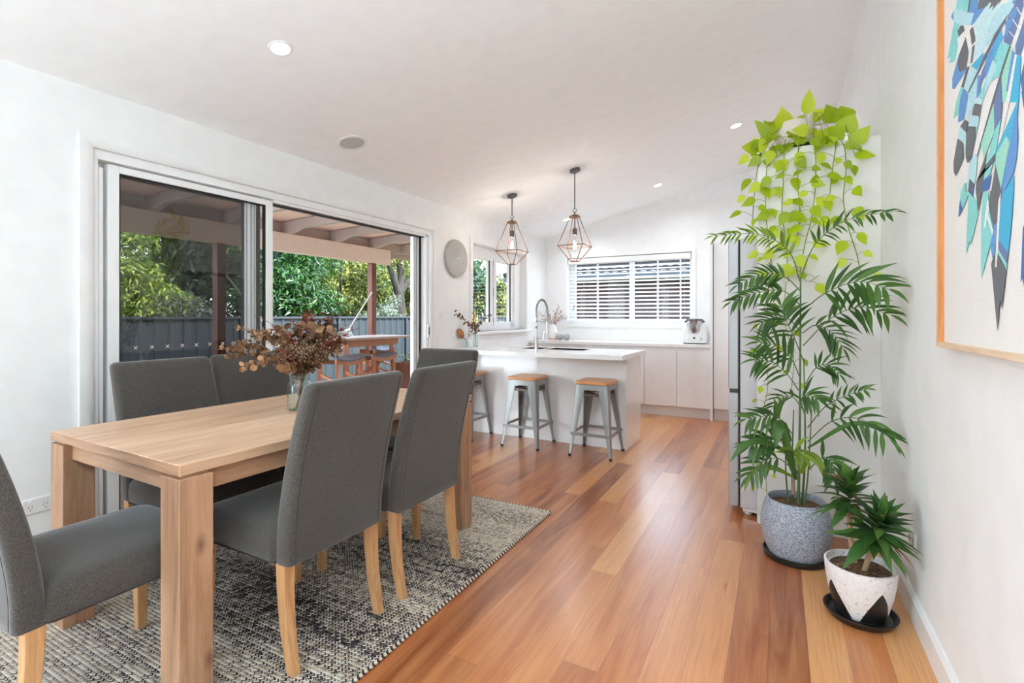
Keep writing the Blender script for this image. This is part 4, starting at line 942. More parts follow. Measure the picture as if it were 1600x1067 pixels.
for i, (c, poly) in enumerate(ART):
    x = CX - .0002 - .00003*i
    pts = [at(u, v, X=CX-.003) for u, v in poly]
    pts = [(min(max(p.y, Y0+.02), Y1-.02), min(max(p.z, Z0+.02), Z1-.02)) for p in pts]
    nn = len(pts); sheet('feather_shape', [(x, a, b) for a, b in pts], [tuple(range(nn))], M['art'+c], cv)
    # the mirrored other wing of the design, outside the photo's frame
    ym = at(1608, 100, X=CX-.003).y
    mir = [(max(2*ym-a, Y0+.02), b) for a, b in pts]
    if max(a for a, b in mir) < ym+.004: sheet('feather_shape', [(x, a, b) for a, b in mir], [tuple(reversed(range(nn)))], M['art'+c], cv)

# ================================================================== PLANTS
def frond(root, pts, mat, n_, L, w, stem='palmstem', droop=.9, start=.3, nrm=None, sr=.003, name='frond', tipfade=.5, ang=.75):
    c = spline(pts, 30); b = MB().tube(c, [sr*(1-.7*i/30) for i in range(31)], 6).build(name, M[stem], root, 60); m = MB()
    for i in range(n_):
        t = start + (1-start)*(i+.3)/n_; k = min(int(t*30), 29); p = c[k]; tg = (c[k+1]-c[k]).normalized()
        nv = nrm or Vector((random.uniform(-.25,.25), -1, random.uniform(.1,.7)))
        sd = tg.cross(nv).normalized(); f = math.sin(PI*min(1,(.25+.75*(t-start)/(1-start))))**.6 if i < n_-1 else .6
        for s in (-1, 1):
            d = (tg*ang + sd*s*(1-.35*t) + Vector((0,random.uniform(-.25,.12),0))).normalized(); l = L*(tipfade+(1-tipfade)*f)*random.uniform(.85,1.12)
            blade(m, p, d, l, w*random.uniform(.85,1.15), droop*random.uniform(.6,1.3), Vector((random.uniform(-.4,.4),-.7,.8)), 6, [.25,.75,1,.95,.7,.35,0], .2)
    blade(m, c[-1], (c[-1]-c[-2]), L*.6, w*.8, droop, Vector((0,-.7,.8)), 6, [.3,.8,1,.9,.65,.3,0], .2)
    sheet('leaflets', m.v, m.f, M[mat], b, True); return b
def rel(u, v, y, o): return at(u, v, Y=y) - o
# palm in the terrazzo pot
PO = Vector((.077, 2.985, 0))
pp = thing('potted_palm', 'tall slender palm in round blue-grey terrazzo pot by the fridge panel', 'potted plant', PO)
MB().lathe([(.125,.0),(.15,.004),(.155,.03),(.148,.032),(.142,.012),(.05,.010)], 48).build('saucer', M['black'], pp, 40)
prof = [(.10,.012),(.125,.016),(.145,.06),(.163,.13),(.166,.18),(.158,.235),(.142,.285),(.136,.30),(.128,.302),(.126,.29),(.135,.262),(.135,.26)]
MB().lathe(prof, 56).build('pot', M['terrazzo'], pp, 50)
MB().lathe([(.137,.262),(.10,.268),(.04,.272)], 40).build('soil', M['soil'], pp, 60)
stems = []
for bx, by, tipu, tipv, dy, r in ((.012,-.01,1251,432,-.03,.0075),(.03,.02,1256,560,.0,.006),(-.012,.015,1240,640,.0,.006),(-.03,-.02,1228,660,-.05,.005),(.035,-.03,1268,640,-.06,.005)):
    t = rel(tipu, tipv, 2.985+dy, PO); c = spline([(bx,by,.26),(bx*1.2+t.x*.2,by,.26+.4*(t.z-.26)),tuple(t)], 20)
    MB().tube(c, [r*(1-.55*i/20) for i in range(21)], 8).build('cane', M['palmstem'], pp, 60); stems.append(c)
MB().tube([stems[2][k] + Vector((.004,-.004,0)) for k in range(3, 13)], [.0095-.0004*k for k in range(10)], 8).build('dry_sheath', M['palmsheath'], pp, 60)
F = [  # photo waypoints (u, v, depth Y)
 ('palmlit', 16, .085, .016, [(1250,440,2.96),(1232,392,2.92),(1185,366,2.86),(1114,369,2.80)]),
 ('palm', 13, .080, .015, [(1252,430,2.96),(1275,380,2.90),(1325,343,2.80),(1400,330,2.68)]),
 ('palm', 11, .105, .018, [(1251,455,2.97),(1225,432,2.95),(1190,428,2.93),(1152,446,2.90)]),
 ('palm', 12, .110, .018, [(1252,478,2.97),(1222,454,2.93),(1180,458,2.90),(1142,472,2.87)]),
 ('palm', 9, .175, .026, [(1253,486,2.96),(1290,458,2.86),(1340,440,2.74),(1390,452,2.64)]),
 ('palm', 9, .155, .022, [(1255,540,2.97),(1295,500,2.90),(1340,480,2.80),(1392,492,2.70)]),
 ('palm', 8, .165, .022, [(1256,565,2.99),(1240,525,2.96),(1226,495,2.93),(1220,478,2.92)]),
 ('palm', 8, .140, .019, [(1250,590,2.98),(1236,560,2.94),(1212,540,2.90),(1186,535,2.86)]),
 ('palm', 7, .150, .019, [(1248,610,2.98),(1230,585,2.92),(1205,565,2.86),(1180,562,2.82)]),
 ('palm', 8, .110, .016, [(1258,600,3.00),(1275,575,3.02),(1295,570,3.03),(1312,585,3.02)]),
 ('palm', 8, .075, .015, [(1262,668,2.98),(1290,635,2.93),(1325,617,2.87),(1356,608,2.80)]),
 ('palm', 7, .150, .020, [(1262,690,2.97),(1300,658,2.88),(1345,655,2.78),(1392,688,2.68)]),
 ('palm', 6, .120, .020, [(1258,650,2.97),(1252,625,2.92),(1262,618,2.86),(1280,625,2.82)]),
 ('palm', 7, .130, .020, [(1240,680,2.98),(1216,652,2.92),(1195,650,2.86),(1165,655,2.82)]),
 ('palm', 6, .140, .022, [(1238,705,2.97),(1215,688,2.90),(1192,690,2.84),(1170,698,2.80)]),
 ('palm', 6, .130, .020, [(1236,730,2.96),(1215,716,2.88),(1190,722,2.82),(1168,745,2.78)]),
 ('palm', 6, .140, .022, [(1262,735,2.95),(1285,715,2.86),(1300,722,2.80),(1306,750,2.76)]),
 ('palmlit', 5, .110, .022, [(1246,740,2.94),(1240,712,2.86),(1246,700,2.80),(1258,715,2.76)]),
 ('palm', 8, .140, .018, [(1252,520,2.98),(1232,498,3.02),(1210,496,3.05),(1188,505,3.06)]),
 ('palm', 8, .140, .018, [(1254,520,2.99),(1275,508,3.05),(1300,520,3.08),(1318,545,3.08)]),
 ('palm', 6, .120, .018, [(1255,640,2.99),(1238,620,3.04),(1220,622,3.07),(1205,640,3.08)]),
]
for mat, n_, L, w, wp in F:
    frond(pp, [rel(u, v, y, PO) for u, v, y in wp], mat, n_, L, w, droop=.75, start=.32)
# broad single leaves low on the plant
for wp, w, mat in (([(1236,690,2.93),(1200,684,2.84),(1168,690,2.78)],.02,'palm'),([(1240,712,2.92),(1195,690,2.82),(1162,696,2.76),(1140,722,2.72)],.034,'palm'),([(1244,750,2.90),(1236,720,2.84),(1228,690,2.82),(1222,660,2.82)],.04,'palm'),([(1240,745,2.92),(1205,730,2.84),(1175,738,2.80),(1162,770,2.77)],.032,'palmlit'),([(1252,740,2.88),(1262,712,2.82),(1280,722,2.78),(1292,755,2.76)],.042,'palmlit'),([(1262,700,2.9),(1330,662,2.8),(1385,676,2.72),(1408,712,2.66)],.026,'palm'),([(1235,690,2.9),(1222,664,2.84),(1216,672,2.80),(1212,700,2.78)],.06,'palm')):
    c = spline([rel(u, v, y, PO) for u, v, y in wp], 12); vsx = []
    for i, p in enumerate(c):
        tg = (c[min(i+1,12)]-c[max(i-1,0)]).normalized(); sd = tg.cross(Vector((.1,-.8,.6))).normalized(); h = w/2*(math.sin(PI*min(1,.08+.92*i/12))**.75 if i < 12 else 0)
        vsx += [p - sd*h, p + sd.cross(tg)*h*-.25, p + sd*h]
    sheet('broad_leaf', vsx, [f for i in range(12) for f in ((3*i,3*i+1,3*i+4,3*i+3),(3*i+1,3*i+2,3*i+5,3*i+4))], M[mat], pp, True)
# trailing pothos on top of the fridge surround
QO = Vector((.085, 3.475, 2.243))
qp = thing('trailing_pothos', 'lime-green trailing pothos in beige pot on top of the fridge surround', 'potted plant', QO)
MB().lathe([(.085,.0),(.105,.003),(.112,.028),(.106,.03),(.10,.01),(.04,.008)], 40).build('saucer', M['black'], qp, 40)
MB().lathe([(.075,.0085),(.09,.012),(.104,.06),(.108,.12),(.104,.165),(.098,.17),(.095,.165),(.098,.14)], 40).build('pot', M['beigepot'], qp, 50)
MB().lathe([(.098,.142),(.03,.15)], 32).build('soil', M['soil'], qp, 60)
HEART = [.34,.93,1,.88,.62,.3,0]
def heart(m, node, base, tip_dir, L, w=None, nrm=None):
    blade(m, base, tip_dir, L, w or L*.70, random.uniform(.1,.5), nrm or Vector((random.uniform(-.8,.8),-1,random.uniform(-.1,1.1))), 6, HEART, random.uniform(.05,.25))
def vine(wp, n_, lr, side=None, name='vine', r=.0026):
    c = spline([rel(u, v, y, QO) for u, v, y in wp], 40); vm = MB().tube(c, r, 6); m = MB()
    for i in range(n_):
        t = (i+.6)/n_; k = min(int(t*40), 39); p = c[k]; s = side or (1 if i % 2 else -1)
        off = Vector((s*random.uniform(.025,.07), random.uniform(-.045,-.012), random.uniform(-.015,.04)))
        q = p + off; vm.tube([p, p+off*.5+Vector((0,0,.008)), q], .0013, 5, False)
        heart(m, p, q, Vector((s*random.uniform(.1,.9), random.uniform(-.35,.05), random.uniform(-.9,-.05))), lr*random.uniform(.6,1.1))
    b = vm.build(name, M['vine'], qp, 60); sheet('leaves', m.v, m.f, M['pothos'], b, True)
YF = 3.335
vine([(1232,205,3.46),(1212,218,3.37),(1200,250,3.33),(1196,300,3.325),(1198,350,3.325),(1204,400,3.33),(1208,432,3.33)], 19, .088)
vine([(1232,205,3.45),(1226,228,3.36),(1224,280,3.33),(1222,330,3.33),(1228,380,3.33),(1232,440,3.33)], 17, .086)
vine([(1268,208,3.46),(1274,235,3.35),(1274,290,3.32),(1268,340,3.32),(1258,380,3.33),(1250,425,3.33)], 19, .092)
vine([(1290,205,3.45),(1316,222,3.36),(1322,260,3.33),(1318,310,3.325),(1324,350,3.33),(1338,395,3.33),(1346,432,3.33)], 16, .084)
vine([(1228,210,3.46),(1198,222,3.40),(1184,262,3.36),(1178,310,3.35),(1176,345,3.345)], 11, .084)
vine([(1255,208,3.46),(1248,230,3.35),(1246,280,3.31),(1250,330,3.31),(1246,370,3.32)], 13, .086)
vine([(1300,206,3.45),(1306,224,3.36),(1300,270,3.31),(1296,310,3.31)], 9, .090)
vine([(1204,400,3.335),(1200,470,3.335),(1196,540,3.335),(1200,600,3.335),(1192,650,3.335),(1196,720,3.335),(1198,775,3.335)], 17, .045, r=.0018)
vine([(1250,425,3.335),(1262,440,3.33),(1280,430,3.32)], 3, .075, r=.002)
vine([(1228,440,3.335),(1226,500,3.335),(1240,560,3.335),(1236,610,3.34)], 8, .05, r=.0018)
cm = MB(); cs = MB()
for bu, bv, tu, tv, y, w in ((1262,178,1264,140,3.44,.075),(1226,200,1222,168,3.40,.10),(1205,215,1182,186,3.40,.07),(1216,208,1196,186,3.44,.06),(1284,186,1272,172,3.46,.10),(1302,190,1292,164,3.40,.10),(1320,190,1314,166,3.38,.12),(1318,206,1334,178,3.36,.12),(1264,206,1238,200,3.34,.085),(1300,214,1318,196,3.35,.11),(1190,232,1160,228,3.40,.105),(1334,224,1358,196,3.36,.09),(1336,242,1369,240,3.33,.06),(1186,252,1180,214,3.42,.085),(1210,200,1216,180,3.46,.05),(1258,184,1240,188,3.45,.05),(1290,225,1308,213,3.34,.07)):
    p = rel(bu, bv, y, QO); q = rel(tu, tv, y-.03, QO); d = q-p; L = d.length
    cs.tube(spline([(max(-.09,min(.09,p.x*.4)), .0, .145), (p*.6+Vector((0,0,.06))) if p.z > .1 else Vector((p.x*.7,p.y*.7,.19)), p], 8), .0018, 5, False)
    blade(cm, p, d, L*1.05, w, random.uniform(.0,.35), Vector((random.uniform(-.3,.3),-1,random.uniform(.0,.4))), 6, HEART, .15)
b = cs.build('petioles', M['vine'], qp, 60); sheet('crown_leaves', cm.v, cm.f, M['pothos'], qp, True)
# dracaena in the black and white pot
DO = Vector((.298, 2.515, 0))
dp = thing('potted_dracaena', 'small two-stemmed leafy plant in white pot with black triangles', 'potted plant', DO)
MB().lathe([(.09,.0),(.115,.004),(.132,.03),(.124,.032),(.11,.014),(.04,.012)], 48).build('saucer', M['black'], dp, 40)
POTP = [(.07,.016),(.085,.018),(.098,.05),(.114,.11),(.124,.17),(.128,.215),(.127,.222),(.121,.224),(.118,.215),(.117,.20)]
pot = MB().lathe(POTP, 56).build('pot', M['speckle'], dp, 40)
def pot_r(z):
    for (r0,z0),(r1,z1) in zip(POTP[:-1], POTP[1:]):
        if z0 <= z <= z1 and z1 > z0: return r0 + (r1-r0)*(z-z0)/(z1-z0)
    return .12
tri = MB()
va = math.atan2(-DO.y, -DO.x)            # towards the room's middle
for k in range(4):
    ac = va + math.radians(36 + 90*k); rs = []
    for i in range(15):
        z = .0195 + .138*i/14; hw = math.radians(37)*(1-i/14)**.85
        rs.append([Vector(((pot_r(z)+.0009)*math.cos(ac+hw*s/4), (pot_r(z)+.0009)*math.sin(ac+hw*s/4), z)) for s in range(-4,5)])
    tri.rings(rs, False, False, closed=False)
tri.build('black_triangles', M['black'], pot)
MB().lathe([(.1185,.198),(.08,.205),(.03,.208)], 40).build('soil', M['soil'], dp, 60)
def rosette(root, base, top, n_, L, w, seed):
    rr = random.Random(seed); ax = (top-base).normalized(); m = MB(); nd_ = 0
    for i in range(n_):
        t = i/(n_-1); a = i*2.4 + rr.uniform(-.2,.2); el = math.radians(-12 + 88*t**1.2 + rr.uniform(-14,14))
        u1 = ax.orthogonal().normalized(); u2 = ax.cross(u1)
        d = (u1*math.cos(a) + u2*math.sin(a))*math.cos(el) + ax*math.sin(el)
        l = L*(1-.45*t)*rr.uniform(.85,1.15)
        e = blade(m, base.lerp(top, t), d, l, w*rr.uniform(.9,1.1)*(1-.2*t), rr.uniform(.2,1.1)*(1-t*.4), ax + Vector((rr.uniform(-.2,.2),rr.uniform(-.2,.2),0)), 7, [.3,.62,.9,1,.92,.66,.3,0], .28)
        if i % 11 == 5 and nd_ < 4:
            nd_ += 1; md = MB(); blade(md, base.lerp(top, min(1, t+.1)), (d+Vector((rr.uniform(-.5,.5),rr.uniform(-.5,.5),.25))), l*.95, w*.5, 1.2, ax, 7, [.3,.62,.9,1,.92,.66,.3,0], .5); sheet('dry_leaf', md.v, md.f, M['dracdry'], root, True)
    sheet('leaf_rosette', m.v, m.f, M['drac'], root, True)
for bu, bv, mu, mv, tu, tv, yb, yt, sd in ((1350,893,1358,868,1366,842,2.49,2.46,5),(1336,886,1329,840,1328,790,2.55,2.56,9)):
    c = spline([tuple(at(bu, bv, Z=.2)-DO) if False else tuple(Vector((at(bu,bv,Y=yb).x-DO.x, yb-DO.y, .196))), tuple(rel(mu, mv, (yb+yt)/2, DO)), tuple(rel(tu, tv, yt, DO))], 16)
    st_ = MB().tube(c, [.0105-.002*i/16+.0012*(i % 2) for i in range(17)], 10).build('cane', M['cane'], dp, 60)
    top = c[-1] + (c[-1]-c[-3]).normalized()*.10
    rosette(dp, c[-1] - Vector((0,0,.01)), top, 60 if sd == 5 else 46, .178, .042, sd)
# ================================================================== OUTDOORS
tag(B(-40,40,-30,40,-.62,-.55).build('ground', M['lawn']), kind='structure')
tag(B(-6.0,-3.345,-1.0,8.6,-.16,-.04).build('deck_floor', M['deck']), kind='structure')
vr = thing('veranda', 'timber veranda with cream beam and grey rafters outside the sliding door', 'veranda', (0,0,0))
B(-5.66,-5.54,-1.0,6.19,2.075,2.31).build('beam', M['beam'], vr, bevel=.004)
RYS = [-.45,.35,1.15,1.95,2.72,3.50,4.29,5.07,5.84,6.59]
for y in RYS:
    poly = [(-3.35,2.40),(-5.30,2.36),(-5.46,2.31),(-5.95,2.30),(-5.95,2.44),(-3.35,2.56)]
    MB().prism(poly, lambda a,b,d: (a, d, b), y-.03, y+.03).build('rafter', M['rafter'], vr)
for a, b in zip(RYS[:-1], RYS[1:]):
    pass
B(-5.70,-5.655,-1.0,8.0,2.31,2.45).build('blocking', M['rafter'], vr)
B(-6.0,-5.955,-1.0,8.0,2.26,2.48).build('fascia', M['rafter'], vr)
MB().prism([(-3.345,2.565),(-5.99,2.45),(-5.99,2.50),(-3.345,2.615)], lambda a,b,d: (a,d,b), -1.0, 8.0).build('roof_lining', M['lining'], vr)
for y in (.98, 3.42, 5.83): B(-5.648,-5.552,y-.048,y+.048,-.04,2.075).build('post', M['post'], vr, bevel=.004)
# hammock slung between the posts
hm = thing('hammock', 'cream rope hammock slung between the two veranda posts', 'hammock', (0,0,0))
pA, pB = Vector((-5.55,3.47,1.72)), Vector((-5.55,5.78,1.62)); eA, eB = Vector((-5.5,3.95,1.12)), Vector((-5.5,5.28,1.08))
MB().tube([pA, eA], .012, 8).build('rope', M['rope'], hm, 60); MB().tube([pB, eB], .012, 8).build('rope', M['rope'], hm, 60)
m = MB()
for k in range(9):
    s = (k-4)/4; m.tube([eA, (-5.5+s*.32, 4.18, .93-.05*(1-s*s))], .005, 5); m.tube([eB, (-5.5+s*.32, 5.05, .90-.05*(1-s*s))], .005, 5)
m.build('spreader_cords', M['rope'], hm)
rs = []
for i in range(13):
    y = 4.18 + .87*i/12; sag = .16*(1-(2*i/12-1)**2)
    top = [Vector((-5.5+.32*s/4, y, .93-.03*i/12-sag*(1-.3*(s/4)**2)-.05*(1-(s/4)**2))) for s in range(-4,5)]
    rs.append(top + [p - Vector((0,0,.012)) for p in reversed(top)])
MB().rings(rs).build('fabric_bed', M['rope'], hm, 60)
# steel fence
fe = thing('steel_fence', 'blue-grey ribbed steel fence along the back of the garden', 'fence', (0,0,0))
FXX = -9.0
for j, ya in enumerate(np.arange(-1.2, 22, 2.37)):
    prof = []; y = ya+.04
    while y < ya+2.30:
        prof += [(y,0),(y+.155,0),(y+.17,.03),(y+.20,.03),(y+.215,0)]; y += .225
    m = MB(); m.rings([[Vector((FXX+d, min(yy, ya+2.33), z)) for yy, d in prof] for z in (-.5, 1.215)], False, False, closed=False)
    m.build('ribbed_panel', M['fence'], fe)
    B(FXX-.03,FXX+.05,ya-.03,ya+.03,-.55,1.24).build('post', M['fence'], fe)
B(FXX-.03,FXX+.055,-1.2,22.5,1.2,1.245).build('top_rail', M['fence'], fe)
# outdoor bar setting
bt = thing('outdoor_bar_table', 'tall slim timber bar table on the veranda, seen through the open door', 'table', (-4.98, 5.02, -.04))
B(-.31,.31,-.66,.66,.985,1.015).build('tabletop', M['teaktop'], bt, bevel=.004); B(-.26,.26,-.52,.40,.90,.983).build('apron', M['teak'], bt)
for sx in (-1,1):
    for y, dy in ((-.50,-.05),(.30,.05)): MB().bar((sx*.22, y, .99),(sx*.26, y+dy, 0), .05, .05).build('leg', M['teak'], bt)
B(.20,.24,-.5,.32,.73,.80).build('rail', M['teak'], bt); MB().bar((.22,-.30,.50),(.22,.28,.78),.03,.05).build('brace', M['teak'], bt)
def make_bstool():
    o = thing('outdoor_bar_stool', None, 'stool', (0,0,0), group='timber bar stools on the veranda')
    rs = []
    for i in range(11):
        y = -.225+.45*i/10; z = .775 + .035*(2*i/10-1)**2
        rs.append([Vector((-.17,y,z-.02)),Vector((.17,y,z-.02)),Vector((.17,y,z)),Vector((-.17,y,z))])
    MB().rings(rs).build('seat', M['cushion'], o)
    for sx in (-1,1):
        MB().rings([[Vector((sx*.15-.012,-.225+.45*i/10,.775+.035*(2*i/10-1)**2-.065)),Vector((sx*.15+.012,-.225+.45*i/10,.775+.035*(2*i/10-1)**2-.065)),Vector((sx*.15+.012,-.225+.45*i/10,.775+.035*(2*i/10-1)**2-.02)),Vector((sx*.15-.012,-.225+.45*i/10,.775+.035*(2*i/10-1)**2-.02))] for i in range(11)]).build('seat_rail', M['teak'], o)
        for sy in (-1,1): MB().bar((sx*.14,sy*.18,.76),(sx*.17,sy*.215,0),.034,.034).build('leg', M['teak'], o)
    for sy in (-1,1): MB().bar((-.16,sy*.2,.28),(.16,sy*.2,.28),.02,.035).build('stretcher', M['teak'], o); MB().bar((-.14,sy*.185,.6),(.14,sy*.19,.52),.02,.03).build('brace', M['teak'], o)
    return o
bs = make_bstool(); bs.location = (-4.62,4.30,-.04); bs['label'] = 'timber bar stool with slung grey seat, directly behind the dried flowers'
dup(bs, (-4.66,4.92,-.04), 0, 'timber bar stool with slung grey seat, under the middle of the outdoor bar table')
dup(bs, (-5.45,5.78,-.04), 0, 'timber bar stool beside the right-hand veranda post, beyond the bar table')
pl = thing('rust_planter', 'square rust-brown planter with small green plant on the veranda', 'planter', (-4.5,5.43,-.04))
MB().rings([[Vector((x,y,z)) for x,y in rrect(w,w,.01)] for w, z in ((.26,0),(.32,.655),(.28,.656),(.27,.60))]).build('tub', M['post'], pl); B(-.135,.135,-.135,.135,.58,.61).build('soil', M['soil'], pl)
m = MB(); mt = MB()
for k in range(9):
    a = 2*PI*k/9; q = Vector((.09*math.cos(a)-.03,.10*math.sin(a)-.04,.68+.06*(k % 3))); mt.tube([(0,-.02,.6), q*.6+Vector((0,0,.27)), q], .004, 5); blade(m, q, Vector((math.cos(a),math.sin(a),.3)), .13, .07, .5, Vector((0,0,1)), 5)
mt.build('stems', M['vine'], pl); sheet('leaves', m.v, m.f, M['palmlit'], pl)
tag(B(-9,5,-14,-3.82,-.56,-.05).box(-9,-3.345,-3.82,-1.02,-.56,-.05).build('added_bounce_patio', M['panel']), kind='structure')  # pale slab added out of view to bounce daylight onto the ceiling
# ---------------- garden trees
def leaf_cloud(name, clumps, n_, L, w, mat, parent, up=.5, seed=0):
    r = np.random.default_rng(seed); C = np.array([c[:3] for c in clumps]); R = np.array([c[3] for c in clumps])
    idx = r.choice(len(C), n_, p=R**2/np.sum(R**2)); u = r.normal(size=(n_,3)); u /= np.linalg.norm(u,axis=1)[:,None]
    P = C[idx] + u*(R[idx]*(r.random(n_)**.45))[:,None]*np.array([1,1,.8])
    nrm = u*.6 + r.normal(size=(n_,3))*.5 + np.array([0,0,up]); nrm /= np.linalg.norm(nrm,axis=1)[:,None]
    d = np.cross(nrm, r.normal(size=(n_,3))); d /= np.linalg.norm(d,axis=1)[:,None]; d += np.array([0,0,-.35]); d /= np.linalg.norm(d,axis=1)[:,None]
    s = np.cross(d, nrm); s /= np.linalg.norm(s,axis=1)[:,None]
    l = (L*r.uniform(.7,1.3,n_))[:,None]; ww = (w*r.uniform(.7,1.3,n_))[:,None]
    V = np.stack([P, P + d*l*.45 - s*ww*.5 + nrm*ww*.1, P + d*l + np.array([0,0,-.15])*l, P + d*l*.45 + s*ww*.5 + nrm*ww*.1], 1).reshape(-1,3)
    F_ = np.arange(4*n_).reshape(-1,4)
    return sheet(name, V.tolist(), F_.tolist(), mat, parent)
def clumps_in(c, rx, ry, rz, k, r0, seed):
    r = np.random.default_rng(seed); out = []
    for _ in range(k):
        u = r.normal(size=3); u /= np.linalg.norm(u); q = r.random()**.4
        out.append((c[0]+u[0]*rx*q, c[1]+u[1]*ry*q, c[2]+u[2]*rz*q, r0*r.uniform(.7,1.3)))
    return out
def tree(name, label, cat, base, crown, rad, k, r0, n_, L, w, mat, seed, trunk=.12, group=None, limbs=5):
    o = thing(name, label, cat, (base[0],base[1],-.55), group=group); O = Vector(o.location); r = random.Random(seed)
    c = Vector(crown)
    tp = [(0,0,0), ((c.x-O.x)*.2, (c.y-O.y)*.2, (c.z-O.z)*.45), ((c.x-O.x)*.6,(c.y-O.y)*.6,(c.z-O.z)*.85), tuple(c-O)]
    tk = MB().tube(spline(tp, 16), [trunk*(1-.6*i/16) for i in range(17)], 10)
    for i in range(limbs):
        a = 2*PI*i/limbs + r.random(); p0 = spline(tp, 16)[7+i % 4]; p1 = Vector((rad[0]*.8*math.cos(a), rad[1]*.8*math.sin(a), (c.z-O.z)+rad[2]*r.uniform(-.2,.6))) + Vector((c.x-O.x,c.y-O.y,0))
        tk.tube(spline([p0, p0.lerp(p1,.5)+Vector((0,0,-.1)), p1], 10), [trunk*.5*(1-.75*j/10) for j in range(11)], 7)
    tk.build('trunk', M['bark'], o, 60)
    cl = [(x-O.x,y-O.y,z-O.z,q) for x,y,z,q in clumps_in(crown, *rad, k, r0, seed)]
    leaf_cloud('foliage', cl, n_, L, w, M[mat], o, .6, seed); return o
G = 'trees beyond the steel fence'
tree('garden_shrub', 'bright yellow-green shrub over the fence behind the fixed glass panel', 'shrub', (-10.3,4.35), (-10.2,4.35,1.75), (.7,.95,1.3), 26, .42, 15000, .115, .034, 'tr_bright', 11, .06, G)
tree('garden_shrub', 'low grey-green bush just above the fence at the left panel', 'shrub', (-9.7,5.2), (-9.75,5.25,1.15), (.35,.55,.42), 12, .25, 2600, .09, .028, 'tr_grey', 12, .04, G)
tree('garden_tree', 'dark green tree behind the left veranda post', 'tree', (-13.2,7.0), (-13.0,7.1,2.4), (1.8,2.1,2.4), 40, .75, 10000, .20, .085, 'tr_dark', 13, .18, G)
tree('garden_tree', 'dense broad-leaved green tree behind the open doorway\'s left half', 'tree', (-10.9,8.3), (-10.8,8.35,1.9), (.95,1.55,1.7), 44, .5, 20000, .135, .046, 'tr_mid', 14, .12, G)
tree('garden_tree', 'airy yellow-green tree filling the right half of the open doorway', 'tree', (-13.6,12.6), (-13.4,12.4,2.3), (1.3,2.6,1.9), 56, .45, 15000, .13, .05, 'tr_olive', 15, .15, G)
tree('garden_shrub', 'pale grey-green shrub on the fence line by the veranda post', 'shrub', (-10.0,11.3), (-9.9,10.9,1.3), (.3,.9,.5), 14, .26, 2600, .085, .03, 'tr_grey', 16, .05, G)
# the forked dark trunk near the right jamb
o = thing('forked_tree', 'dark forked tree trunk with sparse leaves beside the right door jamb', 'tree', (-10.6,12.2,-.55), group=G)
tk = MB(); p = [(0,0,0),(.03,.05,1.4),(0,.0,2.5)]; tk.tube(spline(p,12), [.24-.06*i/12 for i in range(13)], 12)
for q, r0 in (([(0,0,2.45),(.1,-.35,3.0),(.1,-.75,3.9),(.2,-1.1,4.8)],.13),([(0,0,2.45),(0,.12,3.1),(-.1,.0,4.0),(-.1,.1,5.0)],.13),([(0,.05,2.5),(0,.45,2.9),(.1,.9,3.6),(.1,1.2,4.6)],.10)):
    tk.tube(spline(q,12), [r0*(1-.6*i/12) for i in range(13)], 9)
tk.build('trunk', M['bark'], o, 60)
leaf_cloud('foliage', [(random.uniform(-.7,.5),random.uniform(-1.6,1.6),random.uniform(2.9,4.9),.45) for _ in range(22)], 4200, .12, .05, M['tr_olive'], o, .5, 17)
for i, (x, y, z, rx, ry, rz, mt, lb) in enumerate(((-16.2,18.6,2.6,1.2,2.6,3.0,'tr_olive','yellow-green tree farther back behind the forked trunk'),(-15.2,14.9,2.4,1.,2.2,2.8,'tr_mid','green tree behind the right-hand veranda post'),(-15.6,12.5,2.6,1.2,3.0,3.0,'tr_mid','green tree filling the gap behind the airy yellow-green tree'),(-17,2.5,2.8,1.6,2.6,3.2,'tr_dark','tall dark tree far behind the bright shrub'),(-17,9.2,3.,1.6,2.8,3.4,'tr_dark','tall dark tree far behind the broad-leaved tree'),(-17.5,15.5,2.6,1.6,3.0,3.0,'tr_olive','tall olive tree far behind the forked trunk'),(-12.5,19.0,2.0,1.4,1.5,2.2,'tr_mid','green tree seen through the casement window\'s left sash'),(-11.8,19.6,1.7,1.1,1.3,1.6,'tr_olive','yellowish tree seen through the casement window\'s right sash'),(-17.5,23.0,3.0,2.,2.4,3.4,'tr_dark','farthest dark tree seen through the casement window'))):
    tree('garden_tree', lb, 'tree', (x, y), (x, y, z), (rx, ry, rz), 46, .85, 9500, .24, .10, mt, 30+i, .16, G)
o = thing('strap_leaf_plant', 'yellow and orange strap-leaved plant outside the casement window', 'plant', (-6.6,10.4,-.55))
m = MB()
for k in range(24):
    a = 2*PI*k/24 + random.random()*.3; el = random.uniform(.9,1.35); blade(m, Vector((0,0,.9)), Vector((math.cos(a)*math.cos(el),math.sin(a)*math.cos(el),math.sin(el))), random.uniform(.9,1.3), .07, random.uniform(.4,1.1), Vector((0,0,1)), 8, [.5,.8,1,1,.95,.8,.6,.3,0])
sheet('leaves', m.v, m.f, M['tr_strap'], o); MB().tube([(0,0,0),(0,0,.95)], .05, 8).build('stem', M['bark'], o)
